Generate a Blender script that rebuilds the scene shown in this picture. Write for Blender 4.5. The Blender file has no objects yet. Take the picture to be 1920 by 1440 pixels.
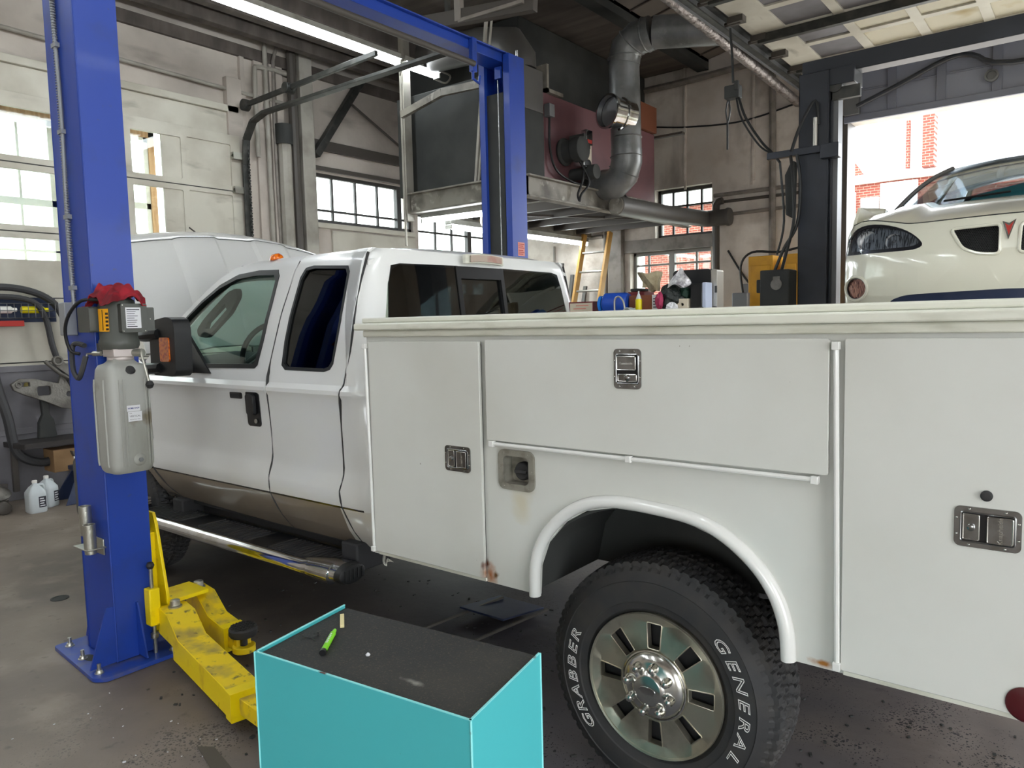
import bpy, bmesh, math, random
from math import sin, cos, pi, radians, sqrt
from mathutils import Vector, Matrix
random.seed(7)
COL = bpy.context.scene.collection
V = Vector

# ------------------------------------------------------------------ materials
def srgb(h):
    h = h.lstrip('#')
    c = [int(h[i:i + 2], 16) / 255 for i in (0, 2, 4)]
    return tuple((x / 12.92 if x <= .04045 else ((x + .055) / 1.055) ** 2.4) for x in c) + (1,)

def mat(name, col, rough=.5, metal=0, layers=(), bump=None, coat=0, emit=0, spec=.5, roughvar=0):
    """layers: (colour, scale, lo, hi, stretch) patches of a second colour mixed in by noise"""
    m = bpy.data.materials.new(name); m.use_nodes = True
    nt = m.node_tree; N = nt.nodes; L = nt.links
    b = N['Principled BSDF']
    b.inputs['Roughness'].default_value = rough
    b.inputs['Metallic'].default_value = metal
    b.inputs['Coat Weight'].default_value = coat
    b.inputs['Coat Roughness'].default_value = .08
    b.inputs['Specular IOR Level'].default_value = spec
    c = srgb(col) if isinstance(col, str) else col
    b.inputs['Base Color'].default_value = c
    tc = N.new('ShaderNodeTexCoord')
    prev = None
    for ly in layers:
        c2, sc, lo, hi = ly[:4]; st = ly[4] if len(ly) > 4 else (1, 1, 1)
        mp = N.new('ShaderNodeMapping'); mp.inputs['Scale'].default_value = st
        L.new(tc.outputs['Object'], mp.inputs['Vector'])
        n = N.new('ShaderNodeTexNoise'); n.inputs['Scale'].default_value = sc; n.inputs['Detail'].default_value = 6
        L.new(mp.outputs[0], n.inputs['Vector'])
        r = N.new('ShaderNodeMapRange'); r.inputs[1].default_value = lo; r.inputs[2].default_value = hi
        L.new(n.outputs['Fac'], r.inputs[0])
        mx = N.new('ShaderNodeMix'); mx.data_type = 'RGBA'
        L.new(r.outputs[0], mx.inputs['Factor'])
        if prev: L.new(prev, mx.inputs['A'])
        else: mx.inputs['A'].default_value = c
        mx.inputs['B'].default_value = srgb(c2)
        prev = mx.outputs['Result']
    if prev: L.new(prev, b.inputs['Base Color'])
    if bump:
        n = N.new('ShaderNodeTexNoise'); n.inputs['Scale'].default_value = bump[0]; n.inputs['Detail'].default_value = 4
        L.new(tc.outputs['Object'], n.inputs['Vector'])
        bp = N.new('ShaderNodeBump'); bp.inputs['Strength'].default_value = bump[1]; bp.inputs['Distance'].default_value = bump[2] if len(bump) > 2 else .01
        L.new(n.outputs['Fac'], bp.inputs['Height']); L.new(bp.outputs[0], b.inputs['Normal'])
    if emit:
        b.inputs['Emission Color'].default_value = c; b.inputs['Emission Strength'].default_value = emit
    return m

def glass(name, tint, refl=.08):
    m = bpy.data.materials.new(name); m.use_nodes = True
    nt = m.node_tree; N = nt.nodes; L = nt.links; N.clear()
    o = N.new('ShaderNodeOutputMaterial'); t = N.new('ShaderNodeBsdfTransparent'); g = N.new('ShaderNodeBsdfGlossy')
    t.inputs[0].default_value = srgb(tint); g.inputs['Roughness'].default_value = .02
    g.inputs[0].default_value = (.9, .95, .95, 1)
    lw = N.new('ShaderNodeLayerWeight'); lw.inputs[0].default_value = .5
    pw = N.new('ShaderNodeMath'); pw.operation = 'POWER'; pw.inputs[1].default_value = 4.5; L.new(lw.outputs['Facing'], pw.inputs[0])
    f = N.new('ShaderNodeMath'); f.operation = 'MULTIPLY_ADD'; f.inputs[1].default_value = 1 - refl; f.inputs[2].default_value = refl * .6; L.new(pw.outputs[0], f.inputs[0])
    mx = N.new('ShaderNodeMixShader')
    L.new(f.outputs[0], mx.inputs[0]); L.new(t.outputs[0], mx.inputs[1]); L.new(g.outputs[0], mx.inputs[2]); L.new(mx.outputs[0], o.inputs[0])
    return m

def node_mask(m, specs):
    """add patches with a shape of their own at fixed places: (centre, size, colour, noise scale, softness)"""
    nt = m.node_tree; N = nt.nodes; L = nt.links; b = N['Principled BSDF']
    tc = N.new('ShaderNodeTexCoord')
    src = b.inputs['Base Color'].links[0].from_socket if b.inputs['Base Color'].links else None
    base = tuple(b.inputs['Base Color'].default_value)
    for (cx, cy, cz), (sx, sy, sz), col, nsc, lo, hi in specs:
        mp = N.new('ShaderNodeMapping'); mp.vector_type = 'POINT'
        mp.inputs['Scale'].default_value = (1 / sx, 1 / sy, 1 / sz); mp.inputs['Location'].default_value = (-cx / sx, -cy / sy, -cz / sz)
        L.new(tc.outputs['Object'], mp.inputs['Vector'])
        ln = N.new('ShaderNodeVectorMath'); ln.operation = 'LENGTH'; L.new(mp.outputs[0], ln.inputs[0])
        n = N.new('ShaderNodeTexNoise'); n.inputs['Scale'].default_value = nsc; n.inputs['Detail'].default_value = 5
        L.new(tc.outputs['Object'], n.inputs['Vector'])
        a = N.new('ShaderNodeMath'); a.operation = 'MULTIPLY_ADD'; a.inputs[1].default_value = 1.6; L.new(n.outputs['Fac'], a.inputs[0]); L.new(ln.outputs['Value'], a.inputs[2])
        r = N.new('ShaderNodeMapRange'); r.inputs[1].default_value = hi; r.inputs[2].default_value = lo
        L.new(a.outputs[0], r.inputs[0])
        mx = N.new('ShaderNodeMix'); mx.data_type = 'RGBA'; L.new(r.outputs[0], mx.inputs['Factor'])
        if src: L.new(src, mx.inputs['A'])
        else: mx.inputs['A'].default_value = base
        mx.inputs['B'].default_value = srgb(col); src = mx.outputs['Result']
    L.new(src, b.inputs['Base Color'])

def cab_paint():
    m = mat('cab_two_tone_paint', '#e3e4e2', .24, coat=.5)
    nt = m.node_tree; N = nt.nodes; L = nt.links; b = N['Principled BSDF']
    tc = N.new('ShaderNodeTexCoord'); s = N.new('ShaderNodeSeparateXYZ'); L.new(tc.outputs['Object'], s.inputs[0])
    n = N.new('ShaderNodeTexNoise'); n.inputs['Scale'].default_value = 3; n.inputs['Detail'].default_value = 5
    L.new(tc.outputs['Object'], n.inputs['Vector'])
    # road film low on the doors
    r = N.new('ShaderNodeMapRange'); r.inputs[1].default_value = 1.25; r.inputs[2].default_value = .75; L.new(s.outputs[2], r.inputs[0])
    mu = N.new('ShaderNodeMath'); mu.operation = 'MULTIPLY'; L.new(r.outputs[0], mu.inputs[0]); L.new(n.outputs['Fac'], mu.inputs[1])
    m2 = N.new('ShaderNodeMath'); m2.operation = 'MULTIPLY'; m2.inputs[1].default_value = .35; L.new(mu.outputs[0], m2.inputs[0])
    d = N.new('ShaderNodeMix'); d.data_type = 'RGBA'; d.inputs['A'].default_value = srgb('#e3e4e2'); d.inputs['B'].default_value = srgb('#b5b0a2'); L.new(m2.outputs[0], d.inputs['Factor'])
    def step(z):
        g = N.new('ShaderNodeMath'); g.operation = 'LESS_THAN'; g.inputs[1].default_value = z; L.new(s.outputs[2], g.inputs[0]); return g
    gx = N.new('ShaderNodeMath'); gx.operation = 'LESS_THAN'; gx.inputs[1].default_value = .32; L.new(s.outputs[0], gx.inputs[0])
    gx2 = N.new('ShaderNodeMath'); gx2.operation = 'LESS_THAN'; gx2.inputs[1].default_value = .150; L.new(s.outputs[0], gx2.inputs[0])
    a1 = N.new('ShaderNodeMath'); a1.operation = 'MULTIPLY'; L.new(step(.789).outputs[0], a1.inputs[0]); L.new(gx.outputs[0], a1.inputs[1])
    k = N.new('ShaderNodeMix'); k.data_type = 'RGBA'; k.inputs['B'].default_value = srgb('#0c0c0e'); L.new(d.outputs['Result'], k.inputs['A']); L.new(a1.outputs[0], k.inputs['Factor'])
    tan = N.new('ShaderNodeMix'); tan.data_type = 'RGBA'; tan.inputs['A'].default_value = srgb('#8f8374'); tan.inputs['B'].default_value = srgb('#6f665b'); L.new(n.outputs['Fac'], tan.inputs['Factor'])
    # behind the rear door the lower paint is white again
    sel = N.new('ShaderNodeMix'); sel.data_type = 'RGBA'; sel.inputs['A'].default_value = srgb('#cfccc4'); L.new(tan.outputs['Result'], sel.inputs['B']); L.new(gx2.outputs[0], sel.inputs['Factor'])
    k2 = N.new('ShaderNodeMix'); k2.data_type = 'RGBA'; L.new(k.outputs['Result'], k2.inputs['A']); L.new(sel.outputs['Result'], k2.inputs['B']); L.new(step(.779).outputs[0], k2.inputs['Factor'])
    L.new(k2.outputs['Result'], b.inputs['Base Color'])
    return m

def translucent(name, c):
    m = mat(name, c, .4); nt = m.node_tree; N = nt.nodes; L = nt.links
    t = N.new('ShaderNodeBsdfTranslucent'); t.inputs[0].default_value = srgb(c); x = N.new('ShaderNodeMixShader'); x.inputs[0].default_value = .7
    L.new(N['Principled BSDF'].outputs[0], x.inputs[1]); L.new(t.outputs[0], x.inputs[2]); L.new(x.outputs[0], N['Material Output'].inputs[0]); return m

M = {}
M['white'] = mat('body_white_paint', '#d3d4ce', .32, coat=.2, layers=[('#c8c8c0', 1.5, .45, .75), ('#7a776c', 55, .76, .79)])
M['white2'] = mat('gloss_white_paint', '#e4e4e0', .22, coat=.5)
M['cab'] = cab_paint()
M['railwhite'] = mat('weathered_white_paint', '#dcdccf', .35, layers=[('#b9b8a6', 6, .5, .8, (1, 1, 4))])
M['black'] = mat('black_plastic', '#161718', .45, bump=(300, .2, .002))
M['blacksat'] = mat('black_trim', '#1a1b1d', .3)
M['chrome'] = mat('chrome', '#d8dadb', .1, 1, layers=[('#a8a598', 8, .5, .8)])
M['capchrome'] = mat('satin_chrome', '#c9c8c2', .2, .95)
M['steel'] = mat('stainless_steel', '#a5a7a8', .22, 1, layers=[('#77756f', 20, .45, .8)])
M['alloy'] = mat('polished_alloy', '#c9c4b2', .3, .9, layers=[('#8b8675', 6, .5, .75)])
M['zinc'] = mat('zinc_plated_steel', '#b9b8ae', .35, .9, bump=(60, .2))
M['rubber'] = mat('tyre_rubber', '#2b2b2c', .7, layers=[('#3b3733', 9, .45, .8)], bump=(120, .15, .003))
M['letter'] = mat('white_outline_lettering', '#d8d8d4', .5)
M['blue'] = mat('lift_blue_paint', '#1a3f9f', .45, coat=.05, layers=[('#233a7c', 5, .55, .8), ('#3a4566', 30, .68, .8)])
M['bluewear'] = mat('worn_blue_paint', '#2445a0', .38, coat=.2, layers=[('#55597c', 9, .48, .72)])
M['yellow'] = mat('lift_yellow_paint', '#ffe204', .4, layers=[('#e3bd14', 10, .58, .78), ('#7a6228', 24, .68, .78)])
M['yellowtop'] = mat('scuffed_yellow_paint', '#f8d815', .48, layers=[('#b39a4c', 7, .5, .7), ('#6b5a36', 26, .6, .72)])
M['teal'] = mat('teal_enamel', '#49b4ba', .38, layers=[('#3f9d9f', 70, .74, .78)])
M['tealedge'] = mat('worn_teal_edge', '#8fe3e4', .4, layers=[('#5a2f2c', 14, .62, .7)])
M['mat'] = mat('black_foam_mat', '#2b2b2b', .75, layers=[('#3d3a34', 3, .45, .75), ('#4b463a', 200, .55, .7)], bump=(500, .5, .003))
node_mask(M['mat'], [((.13, -.07, .85), (.05, .012, .1), '#8a8880', 40, .9, 1.7)])
M['dkgrey'] = mat('dark_grey_enamel', '#4d4f4a', .45, layers=[('#5c5d58', 4, .5, .7)])
M['tank'] = mat('dusty_grey_tank', '#a3a49e', .45, layers=[('#8a8a82', 6, .45, .7, (1, 1, .4)), ('#6e6656', 7, .62, .75)])
M['lidgrey'] = mat('galvanised_grey', '#94979a', .5, .3)
M['red'] = mat('red_cloth', '#9a1526', .85, layers=[('#6d0c1a', 12, .45, .6)])
M['ringlight'] = mat('fluorescent_tube', '#f4fbff', .5, emit=22)
M['fixture'] = mat('white_fixture_steel', '#b8b8b0', .4, layers=[('#8b867a', 6, .5, .8)])
M['track'] = mat('dark_track_steel', '#3d3e3c', .5, .5, layers=[('#555450', 8, .45, .7)])
M['dark'] = mat('black_lift_paint', '#2d3036', .4, layers=[('#3b3f48', 2, .45, .7)])
M['soot'] = mat('soot_black_sheet', '#303231', .8, layers=[('#40413f', 2, .4, .7)])
M['galv'] = mat('galvanised_duct', '#8d8e8e', .36, .4, layers=[('#5e605f', 3, .4, .7), ('#8f8f8c', 20, .6, .8)])
M['galvdk'] = mat('sooty_duct', '#5b5957', .45, .3, layers=[('#5f5d59', 5, .4, .7)])
M['maroon'] = mat('maroon_enamel', '#7a5357', .4, layers=[('#5c4044', 1.3, .42, .68), ('#7c5a5c', 30, .66, .8)])
M['platf'] = mat('grimy_platform_steel', '#8d887e', .6, layers=[('#5a544c', 4, .42, .7), ('#b5b0a4', 9, .6, .75)])
M['wall'] = mat('painted_block_wall', '#e0d7cd', .8, layers=[('#bdb3a9', .6, .42, .68), ('#c4b9ae', 5, .45, .7), ('#6b625b', 1.6, .6, .8, (1, 1, .3))], bump=(9, .35, .03))
M['wall2'] = mat('painted_board_wall', '#c6bdb3', .8, layers=[('#a89f96', .9, .42, .65), ('#6a625a', 2, .6, .8, (1, .3, 1))], bump=(14, .2, .02))
M['doorw'] = mat('garage_door_paint', '#c9c5b8', .6, layers=[('#b0aa9c', 1.5, .42, .65), ('#8f897c', 6, .6, .8, (1, .3, 1))])
M['doorg'] = mat('grey_kick_paint', '#77757a', .6, layers=[('#5c5a5c', 2, .42, .7)])
M['wood'] = mat('raw_wood', '#c9a27c', .6, layers=[('#a67f5a', 8, .4, .7, (4, 4, .4))])
M['winframe'] = mat('window_frame', '#8d8b86', .5)
M['windark'] = mat('dark_steel_sash', '#3f3d3c', .5)
M['ceil'] = mat('blackened_ceiling', '#524b46', .85, layers=[('#6a615a', 2, .4, .7, (.3, 3, 1)), ('#3a3531', 1, .5, .7)])
M['ceilg'] = mat('grey_ceiling_boards', '#857d76', .8, layers=[('#6a635d', 1, .4, .7)])
M['pipe'] = mat('painted_pipe', '#8b847d', .55, layers=[('#6d665f', 6, .45, .7)])
M['pipew'] = mat('pale_pipe', '#a8a49a', .5, layers=[('#8b867c', 3, .45, .7)])
M['pipedk'] = mat('dark_pipe', '#4e4944', .5)
M['foil'] = mat('foil_pipe_wrap', '#9b9390', .35, .7, layers=[('#6f6663', 14, .45, .6)], bump=(30, .8, .02))
M['cable'] = mat('black_cable', '#1c1d1e', .5)
M['hose'] = mat('rubber_hose', '#38383a', .6)
M['grey'] = mat('mid_grey_metal', '#77787a', .5, .4)
M['orange'] = mat('amber_lens', '#f07a12', .2, coat=.6, layers=[('#c9520a', 60, .45, .6)])
M['redlens'] = mat('red_reflector', '#4a0612', .25, coat=.6)
M['brakelens'] = mat('faded_lens', '#b3a294', .35, layers=[('#a98277', 6, .5, .6)])
M['glass'] = glass('clear_glass', '#edf8f4')
M['winglass'] = glass('window_glass', '#f2f6f4')
M['tint'] = glass('privacy_glass', '#3c4044')
M['tint2'] = glass('smoked_rear_glass', '#4a4e51', .2)
M['interior'] = mat('dark_cab_interior', '#2a2a2c', .7)
M['seat'] = mat('seat_fabric', '#22242b', .9)
M['visor'] = mat('brown_trim', '#3a3331', .7)
M['carw'] = mat('cream_white_car_paint', '#e2e0cf', .2, coat=.7)
M['meshg'] = mat('grille_mesh', '#20242e', .5, bump=None)
M['lampin'] = mat('lamp_reflector', '#c4c6c8', .3, .3, layers=[('#4c4c50', 22, .5, .58, (6, 1, .5))])
M['lampdk'] = mat('lamp_housing_dark', '#26252b', .3)
M['clearlens'] = glass('lamp_lens', '#e3e6ea')
M['cartint'] = glass('car_glass', '#d3d8dc')
M['cyan'] = translucent('cyan_reflection_sheet', '#7ae6ea')  # lets light through so the stand-in for the reflection looks bright
M['paper'] = mat('label_paper', '#d9dadd', .6)
M['ink'] = mat('label_ink', '#2b2b36', .6)
M['blueink'] = mat('label_blue_ink', '#252f7a', .6)
M['redink'] = mat('label_red', '#b03028', .6)
M['ylabel'] = mat('yellow_warning_label', '#eda80c', .5)
M['redlabel'] = mat('faded_red_label', '#dd8f82', .6)
M['brick'] = mat('brick', '#b0604c', .8)
M['trimwhite'] = mat('white_exterior_trim', '#e9e7e2', .7)
M['cardb'] = mat('cardboard', '#a5845f', .8, layers=[('#8d6e4c', 3, .45, .7)])
M['cream'] = mat('cream_cardboard', '#d8cdb8', .7)
M['bluep'] = mat('blue_plastic', '#1f4fb8', .35)
M['ltblue'] = mat('bright_blue_cap', '#1f7fe8', .35)
M['yelp'] = mat('yellow_plastic', '#e3d400', .35)
M['silver'] = mat('crumpled_foil', '#d3d1d3', .3, .5, layers=[('#8f8b90', 14, .45, .6)], bump=(18, 1, .03))
M['blackbag'] = mat('black_bag', '#1c2422', .4, bump=(14, .8, .03))
M['greenbox'] = mat('dark_green_fabric', '#16382c', .6)
M['pink'] = mat('magenta_cloth', '#a32f55', .7)
M['sack'] = mat('kraft_paper', '#a89c80', .8, layers=[('#8a7d62', 14, .45, .6)], bump=(14, .8, .03))
M['redtin'] = mat('dark_red_tin', '#6d2226', .5)
M['clearp'] = mat('milky_plastic', '#c6cdd0', .3, spec=.6)
M['ladder'] = mat('fibreglass_ladder_rail', '#c2944a', .5, layers=[('#a87a35', 5, .45, .7)])
M['alum'] = mat('aluminium_rung', '#b9b6ae', .35, .8)
M['yelcab'] = mat('yellow_cabinet', '#d9a022', .5, layers=[('#b8851c', 3, .45, .7)])
M['green'] = mat('lime_marker', '#7fd61c', .35)
M['chalk'] = mat('chalk', '#e6d9a4', .8)
M['navy'] = mat('navy_paint', '#23304f', .5, layers=[('#39425c', 5, .45, .7)])
M['leather'] = mat('dark_shelf', '#34302f', .6)
M['castal'] = mat('cast_aluminium', '#85827c', .5, .6, layers=[('#5f5b55', 9, .45, .7)], bump=(40, .5, .01))
M['ochre'] = mat('ochre_sponge', '#a89a5c', .8)
M['orangebox'] = mat('brown_box', '#7a452c', .7)

# two materials that need a texture of their own
def brick_mat():
    m = M['brick']; nt = m.node_tree; N = nt.nodes; L = nt.links
    tc = N.new('ShaderNodeTexCoord'); mp = N.new('ShaderNodeMapping'); mp.inputs['Rotation'].default_value = (radians(90), 0, 0)
    b = N.new('ShaderNodeTexBrick'); L.new(tc.outputs['Object'], mp.inputs[0]); L.new(mp.outputs[0], b.inputs['Vector'])
    b.inputs['Color1'].default_value = srgb('#7d3a2b'); b.inputs['Color2'].default_value = srgb('#6a2e22'); b.inputs['Mortar'].default_value = srgb('#9c8274')
    b.inputs['Scale'].default_value = 3.2; b.inputs['Mortar Size'].default_value = .025; b.inputs['Brick Width'].default_value = .8; b.inputs['Row Height'].default_value = .3
    L.new(b.outputs[0], N['Principled BSDF'].inputs['Base Color'])
brick_mat()

def floor_mat():
    m = mat('oily_concrete', '#85796e', .6, layers=[('#675d54', .9, .4, .68), ('#968a7e', 3, .52, .75), ('#5f554d', 12, .62, .76), ('#a89f93', 60, .70, .76)], bump=(12, .25, .01))
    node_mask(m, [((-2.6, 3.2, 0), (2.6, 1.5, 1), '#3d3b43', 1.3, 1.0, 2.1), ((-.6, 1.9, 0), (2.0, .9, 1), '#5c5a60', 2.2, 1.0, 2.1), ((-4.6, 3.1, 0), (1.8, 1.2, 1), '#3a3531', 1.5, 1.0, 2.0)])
    nt = m.node_tree; N = nt.nodes; L = nt.links; b = N['Principled BSDF']
    src = b.inputs['Base Color'].links[0].from_socket
    tc = N.new('ShaderNodeTexCoord')
    # black grit scattered over the right half of the floor
    s = N.new('ShaderNodeSeparateXYZ'); L.new(tc.outputs['Object'], s.inputs[0])
    r = N.new('ShaderNodeMapRange'); r.inputs[1].default_value = -3.6; r.inputs[2].default_value = -2.2; L.new(s.outputs[0], r.inputs[0])
    for sc, th in ((42, .17), (17, .10), (90, .2)):
        v = N.new('ShaderNodeTexVoronoi'); v.inputs['Scale'].default_value = sc; L.new(tc.outputs['Object'], v.inputs['Vector'])
        n = N.new('ShaderNodeTexNoise'); n.inputs['Scale'].default_value = 3; L.new(tc.outputs['Object'], n.inputs['Vector'])
        t = N.new('ShaderNodeMapRange'); t.inputs[1].default_value = .35; t.inputs[2].default_value = .7; t.inputs[4].default_value = th * 1.9; L.new(n.outputs['Fac'], t.inputs[0])
        lt = N.new('ShaderNodeMath'); lt.operation = 'LESS_THAN'; L.new(v.outputs['Distance'], lt.inputs[0]); L.new(t.outputs[0], lt.inputs[1])
        mu = N.new('ShaderNodeMath'); mu.operation = 'MULTIPLY'; L.new(lt.outputs[0], mu.inputs[0]); L.new(r.outputs[0], mu.inputs[1])
        mx = N.new('ShaderNodeMix'); mx.data_type = 'RGBA'; L.new(mu.outputs[0], mx.inputs['Factor']); L.new(src, mx.inputs['A']); mx.inputs['B'].default_value = srgb('#17161a'); src = mx.outputs['Result']
    L.new(src, b.inputs['Base Color'])
    return m
M['floor'] = floor_mat()

# ------------------------------------------------------------------ mesh builder
class B:
    def __init__(s): s.v = []; s.f = []; s.m = []; s.k = 0
    def add(s, vs, fs):
        o = len(s.v); s.v += [tuple(p) for p in vs]; s.f += [tuple(i + o for i in f) for f in fs]; s.m += [s.k] * len(fs); return s
    def slot(s, k): s.k = k; return s
    def box(s, x0, x1, y0, y1, z0, z1):
        vs = [(x, y, z) for x in (x0, x1) for y in (y0, y1) for z in (z0, z1)]
        return s.add(vs, [(0, 1, 3, 2), (4, 6, 7, 5), (0, 4, 5, 1), (2, 3, 7, 6), (0, 2, 6, 4), (1, 5, 7, 3)])
    def obox(s, c, sz, ax=None, rz=0):
        """box at c, size sz, oriented by matrix ax or a turn about z"""
        Mx = ax if ax else Matrix.Rotation(rz, 3, 'Z'); c = V(c)
        vs = [c + Mx @ V((x * sz[0] / 2, y * sz[1] / 2, z * sz[2] / 2)) for x in (-1, 1) for y in (-1, 1) for z in (-1, 1)]
        return s.add(vs, [(0, 1, 3, 2), (4, 6, 7, 5), (0, 4, 5, 1), (2, 3, 7, 6), (0, 2, 6, 4), (1, 5, 7, 3)])
    def beam(s, p, q, w, h, up=(0, 0, 1)):
        p, q = V(p), V(q); d = (q - p); l = d.length; d.normalize(); r = d.cross(V(up))
        if r.length < 1e-4: r = d.cross(V((0, 1, 0)))
        r.normalize(); u = r.cross(d)
        return s.obox((p + q) / 2, (l, w, h), Matrix((d, r, u)).transposed())
    def ring(s, c, d, r, n, ph=0, e=1):
        c, d = V(c), V(d).normalized(); a = d.orthogonal().normalized() if abs(d.z) > .9 else d.cross(V((0, 0, 1))).normalized(); b = d.cross(a)
        return [c + r * (cos(2 * pi * i / n + ph) * a + e * sin(2 * pi * i / n + ph) * b) for i in range(n)]
    def lathe(s, prof, o, d, n=24, caps=True):
        d = V(d).normalized(); o = V(o); vs = []; fs = []
        for r, h in prof: vs += s.ring(o + d * h, d, max(r, 1e-4), n)
        for k in range(len(prof) - 1):
            for i in range(n):
                j = (i + 1) % n; fs.append((k * n + i, k * n + j, (k + 1) * n + j, (k + 1) * n + i))
        if caps: fs.append(tuple(range(n))[::-1]); fs.append(tuple((len(prof) - 1) * n + i for i in range(n)))
        return s.add(vs, fs)
    def cyl(s, p, q, r, r2=None, n=16):
        p, q = V(p), V(q); d = q - p
        return s.lathe([(r, 0), (r2 if r2 is not None else r, d.length)], p, d, n)
    def tube(s, pts, r, n=8, smooth=0, e=1, closed=False):
        pts = [V(p) for p in pts]
        if isinstance(r, (list, tuple)) and smooth:
            r = [lerp(r[int(i / smooth)], r[min(len(r) - 1, int(i / smooth) + 1)], (i % smooth) / smooth) for i in range((len(pts) - 1) * smooth + 1)]
        if smooth:
            q = []; L = len(pts)
            for i in range(L - 1 if not closed else L):
                g = (lambda k: pts[k % L]) if closed else (lambda k: pts[max(0, min(L - 1, k))])
                p0, p1, p2, p3 = g(i - 1), g(i), g(i + 1), g(i + 2)
                for j in range(smooth):
                    t = j / smooth
                    q.append(.5 * ((2 * p1) + (p2 - p0) * t + (2 * p0 - 5 * p1 + 4 * p2 - p3) * t * t + (3 * p1 - p0 - 3 * p2 + p3) * t ** 3))
            if not closed: q.append(pts[-1])
            pts = q
        L = len(pts); vs = []; fs = []
        d = (pts[1] - pts[0]).normalized(); a = d.cross(V((0, 0, 1)))
        if a.length < .05: a = d.cross(V((1, 0, 0)))
        a.normalize()
        for i, p in enumerate(pts):
            if closed: t = (pts[(i + 1) % L] - pts[i - 1]).normalized()
            elif i == 0: t = (pts[1] - p).normalized()
            elif i == L - 1: t = (p - pts[-2]).normalized()
            else: t = ((pts[i + 1] - p).normalized() + (p - pts[i - 1]).normalized()).normalized()
            a = (a - t * a.dot(t)).normalized(); b = t.cross(a)
            rr = r[i] if isinstance(r, (list, tuple)) else r
            vs += [p + rr * (cos(2 * pi * k / n) * a + e * sin(2 * pi * k / n) * b) for k in range(n)]
        for i in range(L if closed else L - 1):
            for k in range(n):
                j = (k + 1) % n; i2 = (i + 1) % L; fs.append((i * n + k, i * n + j, i2 * n + j, i2 * n + k))
        if not closed: fs.append(tuple(range(n))[::-1]); fs.append(tuple((L - 1) * n + k for k in range(n)))
        return s.add(vs, fs)
    def grid(s, fn, nu, nv, closed=False):
        vs = [fn(i / nu, j / nv) for i in range(nu + 1) for j in range(nv + 1)]
        fs = [(i * (nv + 1) + j, (i + 1) * (nv + 1) + j, (i + 1) * (nv + 1) + j + 1, i * (nv + 1) + j + 1) for i in range(nu) for j in range(nv)]
        return s.add(vs, fs)
    def slab(s, fn, nu, nv, th):
        """closed sheet: fn(u, v, depth)"""
        n = (nu + 1) * (nv + 1)
        vs = [fn(i / nu, j / nv, 0) for i in range(nu + 1) for j in range(nv + 1)] + [fn(i / nu, j / nv, th) for i in range(nu + 1) for j in range(nv + 1)]
        I = lambda i, j: i * (nv + 1) + j
        fs = []
        for i in range(nu):
            for j in range(nv):
                q = (I(i, j), I(i + 1, j), I(i + 1, j + 1), I(i, j + 1)); fs.append(q); fs.append(tuple(k + n for k in q[::-1]))
        bd = [I(i, 0) for i in range(nu)] + [I(nu, j) for j in range(nv)] + [I(i, nv) for i in range(nu, 0, -1)] + [I(0, j) for j in range(nv, 0, -1)]
        for a, b in zip(bd, bd[1:] + bd[:1]): fs.append((b, a, a + n, b + n))
        return s.add(vs, fs)
    def plate(s, outline, holes, fn, th, cutu=(), cutv=()):
        """sheet cut to an outline with holes; fn(u, v, depth) gives the point"""
        bm = bmesh.new()
        for loop in [outline] + list(holes):
            vv = [bm.verts.new((p[0], p[1], 0)) for p in loop]
            for a, b in zip(vv, vv[1:] + vv[:1]): bm.edges.new((a, b))
        bmesh.ops.triangle_fill(bm, use_beauty=True, use_dissolve=False, edges=bm.edges[:], normal=(0, 0, 1))
        for ax, cuts in ((0, cutu), (1, cutv)):
            for c in cuts:
                co = (c, 0, 0) if ax == 0 else (0, c, 0); no = (1, 0, 0) if ax == 0 else (0, 1, 0)
                bmesh.ops.bisect_plane(bm, geom=bm.verts[:] + bm.edges[:] + bm.faces[:], dist=1e-5, plane_co=co, plane_no=no)
        bm.normal_update(); bm.verts.index_update()
        n = len(bm.verts); vs = [fn(v.co.x, v.co.y, 0) for v in bm.verts] + [fn(v.co.x, v.co.y, th) for v in bm.verts]
        fs = []
        for f in bm.faces:
            q = [v.index for v in f.verts]; fs.append(q); fs.append([i + n for i in reversed(q)])
        for e in bm.edges:
            if len(e.link_faces) == 1:
                f = e.link_faces[0]; q = [v.index for v in f.verts]; a, b = e.verts[0].index, e.verts[1].index
                if q[(q.index(a) + 1) % len(q)] == b: a, b = b, a
                fs.append((a, b, b + n, a + n))
        bm.free()
        return s.add(vs, fs)
    def text(s, txt, size, fn, outline=0, ext=0, align='CENTER', thick=0):
        cu = bpy.data.curves.new('t', 'FONT'); cu.body = txt; cu.size = size; cu.align_x = align; cu.align_y = 'CENTER'; cu.resolution_u = 3
        cu.offset = thick
        if outline: cu.fill_mode = 'NONE'; cu.bevel_depth = outline; cu.bevel_resolution = 0
        else: cu.extrude = ext
        o = bpy.data.objects.new('t', cu); COL.objects.link(o); bpy.context.view_layer.update()
        me = bpy.data.meshes.new_from_object(o.evaluated_get(bpy.context.evaluated_depsgraph_get()))
        s.add([fn(v.co.x, v.co.y, v.co.z) for v in me.vertices], [tuple(p.vertices) for p in me.polygons])
        bpy.data.objects.remove(o); bpy.data.curves.remove(cu); bpy.data.meshes.remove(me)
        return s
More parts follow.
